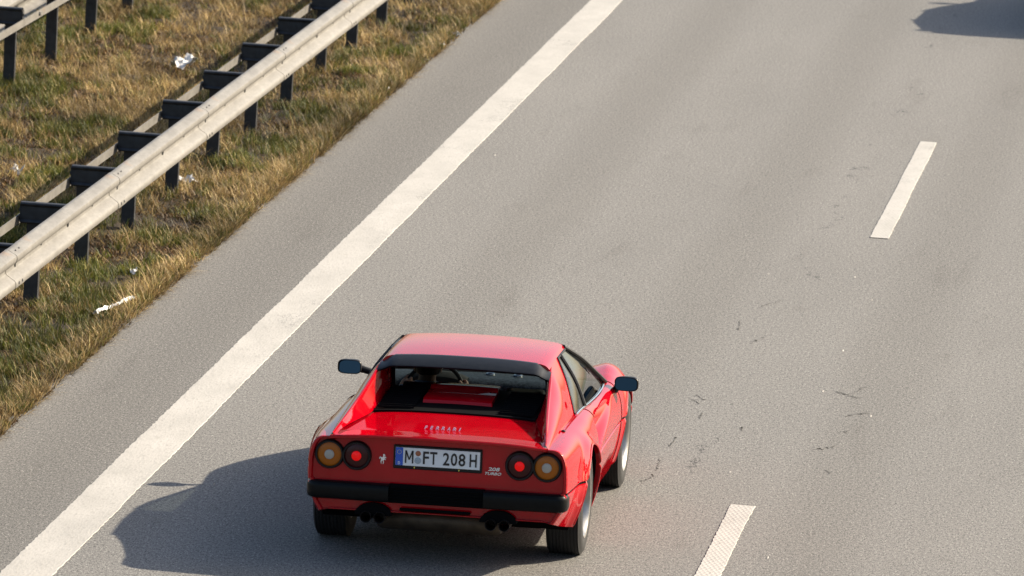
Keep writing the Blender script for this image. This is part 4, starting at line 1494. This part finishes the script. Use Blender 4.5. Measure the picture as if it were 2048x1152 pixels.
# seats
for cx in (-0.33, 0.33):
    mb = MB(TR)
    P = []
    side_prof = [(1.30, 0.36), (1.32, 0.42), (1.28, 0.45), (1.05, 0.415), (0.965, 0.42), (0.925, 0.50), (0.86, 0.68), (0.835, 0.76), (0.820, 0.85), (0.80, 0.865), (0.765, 0.85), (0.75, 0.70), (0.84, 0.42), (0.92, 0.33)]
    for t, wv in ((-1, 0.80), (-0.97, 0.93), (-0.8, 1.03), (-0.5, 1.0), (0, 0.99), (0.5, 1.0), (0.8, 1.03), (0.97, 0.93), (1, 0.80)):
        row = []
        for y, z in side_prof:
            hw = 0.24 if z < 0.62 else 0.24 - 0.12 * sstep(0.62, 0.85, z)
            yc, zc = 1.0, 0.55
            row.append((cx + t * hw, yc + (y - yc) * (0.9 + 0.1 * wv), zc + (z - zc) * (0.9 + 0.1 * wv)))
        P.append(row)
    mb.grid(P, closed_v=True)
    mb.f.append(tuple(range(14))[::-1]); mb.mi.append(0)
    mb.f.append(tuple(range(8 * 14, 9 * 14))); mb.mi.append(0)
    mb.build('seat', 'interior', car, sharp=60)
# nose: bumper, grille and lamps (not in the photograph's view)
mb = MB(TR)
path = [(x, 3.375 - 0.10 * (abs(x) / .6) ** 2.5, 0, 1) for x in np.linspace(-0.62, 0.62, 17)]
mb.grid([[(x, y + d, z) for d, z in ((-.05, .345), (0.03, .35), (.045, .375), (.045, .425), (.03, .445), (-.05, .45))] for x, y, a, b in path], closed_v=True)
mb.build('front_bumper', 'bumper', car)
for sgn in (1, -1):
    mb = MB(TR); mb.box(min(sgn * .36, sgn * .53), max(sgn * .36, sgn * .53), 3.28, 3.375, 0.295, 0.335, 0.006); mb.build('front_lamp', 'amber', car)

# ================================================================== DRIVER
def driver():
    root = empty('person', (car.location.x, car.location.y, -0.004))
    tag(root, 'driver with dark hair and light blue shirt sitting behind the steering wheel', 'person')
    cx = -0.325
    J = {}
    E = []
    V, Rd = [], []
    def jv(n, p, r, par=None):
        J[n] = len(V); V.append(p); Rd.append(r)
        if par: E.append((J[par], J[n]))
    jv('pelvis', (cx, 1.02, 0.47), (0.155, 0.115))
    jv('waist', (cx, 0.985, 0.58), (0.150, 0.100), 'pelvis')
    jv('chest', (cx, 0.945, 0.70), (0.165, 0.105), 'waist')
    jv('shoulders', (cx, 0.925, 0.785), (0.120, 0.075), 'chest')
    jv('neck', (cx, 0.925, 0.850), (0.058, 0.060), 'shoulders')
    jv('skull_base', (cx, 0.945, 0.895), (0.062, 0.070), 'neck')
    jv('head', (cx, 0.955, 0.960), (0.074, 0.092), 'skull_base')
    jv('crown', (cx, 0.950, 1.010), (0.058, 0.072), 'head')
    jv('nose', (cx, 1.055, 0.945), (0.016, 0.018), 'head')
    for s, n in ((-1, 'l'), (1, 'r')):
        jv('sh' + n, (cx + s * 0.185, 0.930, 0.755), (0.066, 0.066), 'shoulders')
        jv('el' + n, (cx + s * 0.235, 1.085, 0.585), (0.046, 0.046), 'sh' + n)
        h = swp(R(15) if s > 0 else R(165))
        jv('wr' + n, (h.x + s * 0.035, h.y - 0.085, h.z - 0.035), (0.030, 0.026), 'el' + n)
        jv('pa' + n, (h.x + s * 0.022, h.y - 0.035, h.z - 0.006), (0.034, 0.020), 'wr' + n)
        for k in range(4):
            o = (k - 1.5) * 0.021
            L = (0.9, 1.0, 0.95, 0.8)[k]
            jv('f%s%da' % (n, k), (h.x + s * 0.016, h.y + 0.008, h.z + o * .9 + 0.006), (0.0095, 0.0095), 'pa' + n)
            jv('f%s%db' % (n, k), (h.x - s * 0.006, h.y + 0.024 * L, h.z + o), (0.0088, 0.0088), 'f%s%da' % (n, k))
            jv('f%s%dc' % (n, k), (h.x - s * 0.024 * L, h.y + 0.008, h.z + o - 0.002), (0.0078, 0.0078), 'f%s%db' % (n, k))
        jv('t%sa' % n, (h.x - s * 0.010, h.y - 0.030, h.z + 0.018), (0.0115, 0.0115), 'pa' + n)
        jv('t%sb' % n, (h.x - s * 0.026, h.y - 0.016, h.z + 0.036), (0.0095, 0.0095), 't%sa' % n)
        jv('hip' + n, (cx + s * 0.09, 1.08, 0.465), (0.088, 0.088), 'pelvis')
        jv('kn' + n, (cx + s * 0.13, 1.42, 0.545), (0.060, 0.060), 'hip' + n)
        jv('an' + n, (cx + s * 0.10, 1.76, 0.345), (0.040, 0.040), 'kn' + n)
        jv('to' + n, (cx + s * 0.10, 1.88, 0.385), (0.036, 0.030), 'an' + n)
    me = bpy.data.meshes.new('body')
    me.from_pydata(V, E, [])
    o = bpy.data.objects.new('body', me)
    C.objects.link(o)
    md = o.modifiers.new('skin', 'SKIN')
    md.use_smooth_shade = True
    for sv, r_ in zip(me.skin_vertices[0].data, Rd):
        sv.radius = r_
    me.skin_vertices[0].data[0].use_root = True
    sb = o.modifiers.new('sub', 'SUBSURF'); sb.levels = sb.render_levels = 2
    dg = bpy.context.evaluated_depsgraph_get()
    m2 = bpy.data.meshes.new_from_object(o.evaluated_get(dg))
    bpy.data.objects.remove(o)
    bo = bpy.data.objects.new('body', m2)
    C.objects.link(bo); bo.parent = root
    m2.materials.clear()
    for k in ('skin', 'shirt', 'trousers'): m2.materials.append(M[k])
    for p in m2.polygons:
        x, y, z = p.center
        hand = y > 1.20 and z > 0.60
        if z > 0.838 and y < 1.1: p.material_index = 0
        elif hand and y > 1.255: p.material_index = 0
        elif z > 0.535 and y < 1.30 or hand: p.material_index = 1
        else: p.material_index = 2
        p.use_smooth = True
    # hair cap, ears and collar
    mb = MB()
    rows = []
    g = np.random.default_rng(3)
    for i in range(13):
        t = i / 12
        th_ = t * R(124)
        row = []
        for q in np.linspace(0, 2 * math.pi, 33)[:-1]:
            fr = max(0.0, math.sin(q))       # towards the face
            a = th_ * (1 - 0.42 * fr)
            rr = 1.0 + g.normal(0, 0.018)
            row.append((cx + 0.084 * rr * math.sin(a) * math.cos(q), 0.945 + 0.102 * rr * math.sin(a) * math.sin(q), 0.952 + 0.092 * rr * math.cos(a)))
        rows.append(row)
    mb.grid(rows, closed_v=True)
    mb.build('hair', 'hair', root, sharp=180)
    for s in (-1, 1):
        mb = MB(); rows = []
        for i in range(7):
            a = math.pi * i / 6
            rows.append([(cx + s * (0.080 + 0.010 * math.sin(a) * (1 + math.cos(q)) / 2), 0.945 + 0.018 * math.sin(a) * math.sin(q), 0.930 + 0.030 * math.cos(a)) for q in np.linspace(0, 2 * math.pi, 11)[:-1]])
        mb.grid(rows, closed_v=True); mb.build('ear', 'skin', root)
        mb = MB(); mb.lathe([(0, 0.0), (0.004, 0.006), (0.006, 0.0)], 10, 'y', (cx + s * 0.030, 1.034, 0.957)); mb.build('eye', 'hair', root)
    mb = MB()
    mb.grid([[(cx + r_ * math.cos(q) * 1.05, 0.928 + r_ * math.sin(q) * (1.0), z + 0.012 * -math.sin(q)) for q in np.linspace(0, 2 * math.pi, 25)[:-1]] for r_, z in ((0.074, 0.812), (0.068, 0.850), (0.071, 0.852), (0.086, 0.822))], closed_v=True)
    mb.build('collar', 'shirt', root)
    mb = MB(); mb.tube([(cx - 0.026, 1.045, 0.907), (cx, 1.052, 0.905), (cx + 0.026, 1.045, 0.907)], [0.004, 0.007, 0.004], 6); mb.build('mouth', 'skin', root)
driver()

# ================================================================== CAR IN THE MIDDLE LANE (its shadow reaches into the view)
def hatchback():
    root = empty('hatchback', (-1.80, 72.10, 0.0))
    tag(root, 'grey hatchback in the middle lane ahead, its shadow falling across the asphalt', 'car')
    yk = [-0.78, -0.70, -0.4, 0.0, 0.6, 1.3, 2.0, 2.5, 3.0, 3.25, 3.32]
    xm = pchip(yk, [.74, .80, .86, .88, .88, .88, .88, .87, .82, .72, .62])
    zt = pchip(yk, [.86, .93, .95, .955, .95, .94, .93, .88, .78, .68, .60])
    zs = pchip(yk, [.30, .24, .20, .19, .19, .19, .19, .19, .20, .22, .26])
    ys = np.linspace(-0.78, 3.32, 120)
    mb = MB()
    for s in (1, -1):
        rows = []
        for y in ys:
            X, Z, B = xm(y), zt(y), zs(y)
            row = [(0, y, Z + 0.015), (X * .5, y, Z + 0.012), (X * .82, y, Z), (X * .93, y, Z - 0.03), (X * .98, y, Z - .12), (X, y, Z - .25), (X, y, .55), (X * .985, y, .42), (X * .96, y, B + .04), (X * .9, y, B), (0, y, B)]
            fin = []
            for p in row: fin.append((s * p[0], p[1], p[2]))
            rows.append(fin)
        k0 = len(mb.f)
        mb.grid(rows, flip=s > 0)
        keep = []
        for f in mb.f[k0:]:
            c = np.mean([mb.v[i] for i in f], axis=0)
            if not (abs(c[0]) > .5 and min(math.hypot(c[1], c[2] - .31), math.hypot(c[1] - 2.58, c[2] - .31)) < .36):
                keep.append(f)
        mb.f = mb.f[:k0] + keep; mb.mi = mb.mi[:len(mb.f)]
        for e in (0, -1):
            r_ = rows[e]
            mb.add(r_ + [(0, p[1], p[2]) for p in r_], [(i, i + 1, i + 1 + len(r_), i + len(r_)) for i in range(len(r_) - 1)])
    mb.build('body', 'grey_paint', root, sharp=40)
    # cabin: roof, pillars, glass
    def rf(x, y): return 1.44 - 0.05 * (abs(x) / .56) ** 3 - 0.05 * ((y - .7) / 1.0) ** 2
    mb = MB()
    rows = [[(x, y + 0.16 * (abs(x) / .585) ** 5 * sstep(0.4, -0.5, y), rf(x, y) - 0.05 * (abs(x) / .585) ** 4 * sstep(0.2, -0.5, y)) for x in np.linspace(-.585, .585, 17)] for y in np.linspace(-0.50, 1.35, 14)]
    mb.grid(rows); mb.grid([[(p[0] * .97, p[1], p[2] - .03) for p in r_] for r_ in rows], flip=True)
    mb.build('roof', 'grey_paint', root)
    for s in (1, -1):
        for a, b, r_ in (((.585, 1.33, 1.37), (.74, 2.12, .92), .035), ((.585, 0.55, 1.40), (.76, 0.50, .94), .04), ((.560, -.36, 1.32), (.74, -.66, .92), .06)):
            mb = MB(); mb.tube([(s * a[0], a[1], a[2]), (s * (a[0] + b[0]) / 2 + s * .03, (a[1] + b[1]) / 2, (a[2] + b[2]) / 2), (s * b[0], b[1], b[2])], r_, 8); mb.build('pillar', 'grey_paint', root)
        mb = MB(); mb.grid([[(s * .585, 1.30, 1.37), (s * .585, .4, 1.41), (s * .57, -.36, 1.32)], [(s * .75, 2.08, .93), (s * .76, .5, .94), (s * .74, -.68, .92)]], flip=s > 0); mb.build('side_window', 'glass', root, smooth=False)
        mb = MB(); mb.tube([(s * .80, 1.85, .95), (s * .90, 1.85, .98)], .03, 8); mb.box(min(s * .88, s * 1.06), max(s * .88, s * 1.06), 1.80, 1.88, .93, 1.06, .02); mb.build('mirror', 'grey_paint', root)
        for y in (0.0, 2.58):
            w = empty('wheel', (s * .77, y, .31)); w.parent = root
            mb = MB(); mb.lathe([(s * a, q) for a, q in ((-.1, .2), (-.1, .28), (-.08, .305), (.08, .305), (.1, .28), (.1, .2))], 40); mb.build('tyre', 'rubber', w)
            mb = MB(); mb.lathe([(s * a, q) for a, q in ((.1, .2), (.08, .18), (.07, .05), (.08, 0))], 30); mb.build('rim', 'alloy', w)
        mb = MB(); mb.box(min(s * .56, s * .72), max(s * .56, s * .72), -.80, -.70, .70, .88, .015); mb.build('tail_light', 'red_lens', root)
    for nm, P in (('windscreen', [[(-.58, 1.35, 1.36), (0, 1.38, 1.40), (.58, 1.35, 1.36)], [(-.74, 2.15, .92), (0, 2.25, .93), (.74, 2.15, .92)]]),
                  ('rear_window', [[(-.58, -.50, 1.34), (0, -.53, 1.37), (.58, -.50, 1.34)], [(-.72, -.74, .94), (0, -.77, .95), (.72, -.74, .94)]])):
        mb = MB(); mb.grid(P); mb.build(nm, 'glass', root, smooth=False)
    mb = MB(); mb.box(-.6, .6, -.3, 1.2, .5, .98, .05); mb.build('seats', 'interior', root)
    mb = MB(); mb.box(-.72, .72, -.83, -.7, .36, .56, .04); mb.build('bumper', 'black', root)
hatchback()

# ================================================================== TREES BEYOND THE RIGHT VERGE (seen mirrored in the car's flank and glass)
def bark_leaf():
    M['bark'] = simple('bark', (0.045, 0.035, 0.026), 0.9, 0, 0.4, 8, bump=0.6)
    M['leaf'] = simple('early_leaves', (0.030, 0.040, 0.014), 0.7, 0, 0.5, 1.5)
bark_leaf()
def tree_meshes(seed, h):
    g = np.random.default_rng(seed)
    mb = MB()
    mb.tube([(0, 0, -0.2), (0.05, 0.03, h * .25), (-0.04, 0.08, h * .5), (0.06, 0, h * .8)], [0.20, 0.15, 0.10, 0.03], 9)
    tips = []
    for k in range(9):
        a, z0 = g.uniform(0, 6.28), h * g.uniform(.25, .6)
        L = h * g.uniform(.22, .36)
        e = (L * math.cos(a), L * math.sin(a), z0 + L * g.uniform(.4, .9))
        mb.tube([(0, 0, z0), (e[0] * .5, e[1] * .5, z0 + (e[2] - z0) * .4), e], [0.07, 0.045, 0.015], 6)
        tips.append(e)
    tips.append((0, 0, h * .85))
    V, F = [], []
    for t in tips:
        for c in range(6):
            cc = np.array(t) + g.normal(0, 1, 3) * (h * .075, h * .075, h * .07)
            for q in range(55):
                p = cc + g.normal(0, 1, 3) * h * .045
                u = g.normal(0, 1, 3); u /= np.linalg.norm(u)
                w = np.cross(u, g.normal(0, 1, 3)); w /= np.linalg.norm(w)
                k = len(V); sz = g.uniform(.09, .17)
                V += [p - u * sz - w * sz * .5, p + u * sz - w * sz * .4, p + u * sz * .8 + w * sz * .5, p - u * sz + w * sz * .5]
                F.append((k, k + 1, k + 2, k + 3))
    return mb, V, F
first = []
for k in range(11):
    y = 16 + 7.2 * k + random.uniform(-1.5, 1.5)
    x = 27 + random.uniform(-2, 4)
    root = empty('tree', (x, y, -0.1), random.uniform(0, 6))
    tag(root, 'broad leafy tree beyond the right-hand road verge', 'tree', 'trees beyond the right verge')
    if k < 2:
        mb, V, F = tree_meshes(20 + k, 8.0 + k)
        t_ = mb.build('trunk', 'bark', root)
        c_ = mesh_obj('crown', V, F, 'leaf', root, smooth=False)
        first.append((t_, c_))
    else:
        for o_ in first[k % 2]:
            c2 = o_.copy(); C.objects.link(c2); c2.parent = root
    sc_ = random.uniform(0.85, 1.2)
    root.scale = (sc_, sc_, sc_)
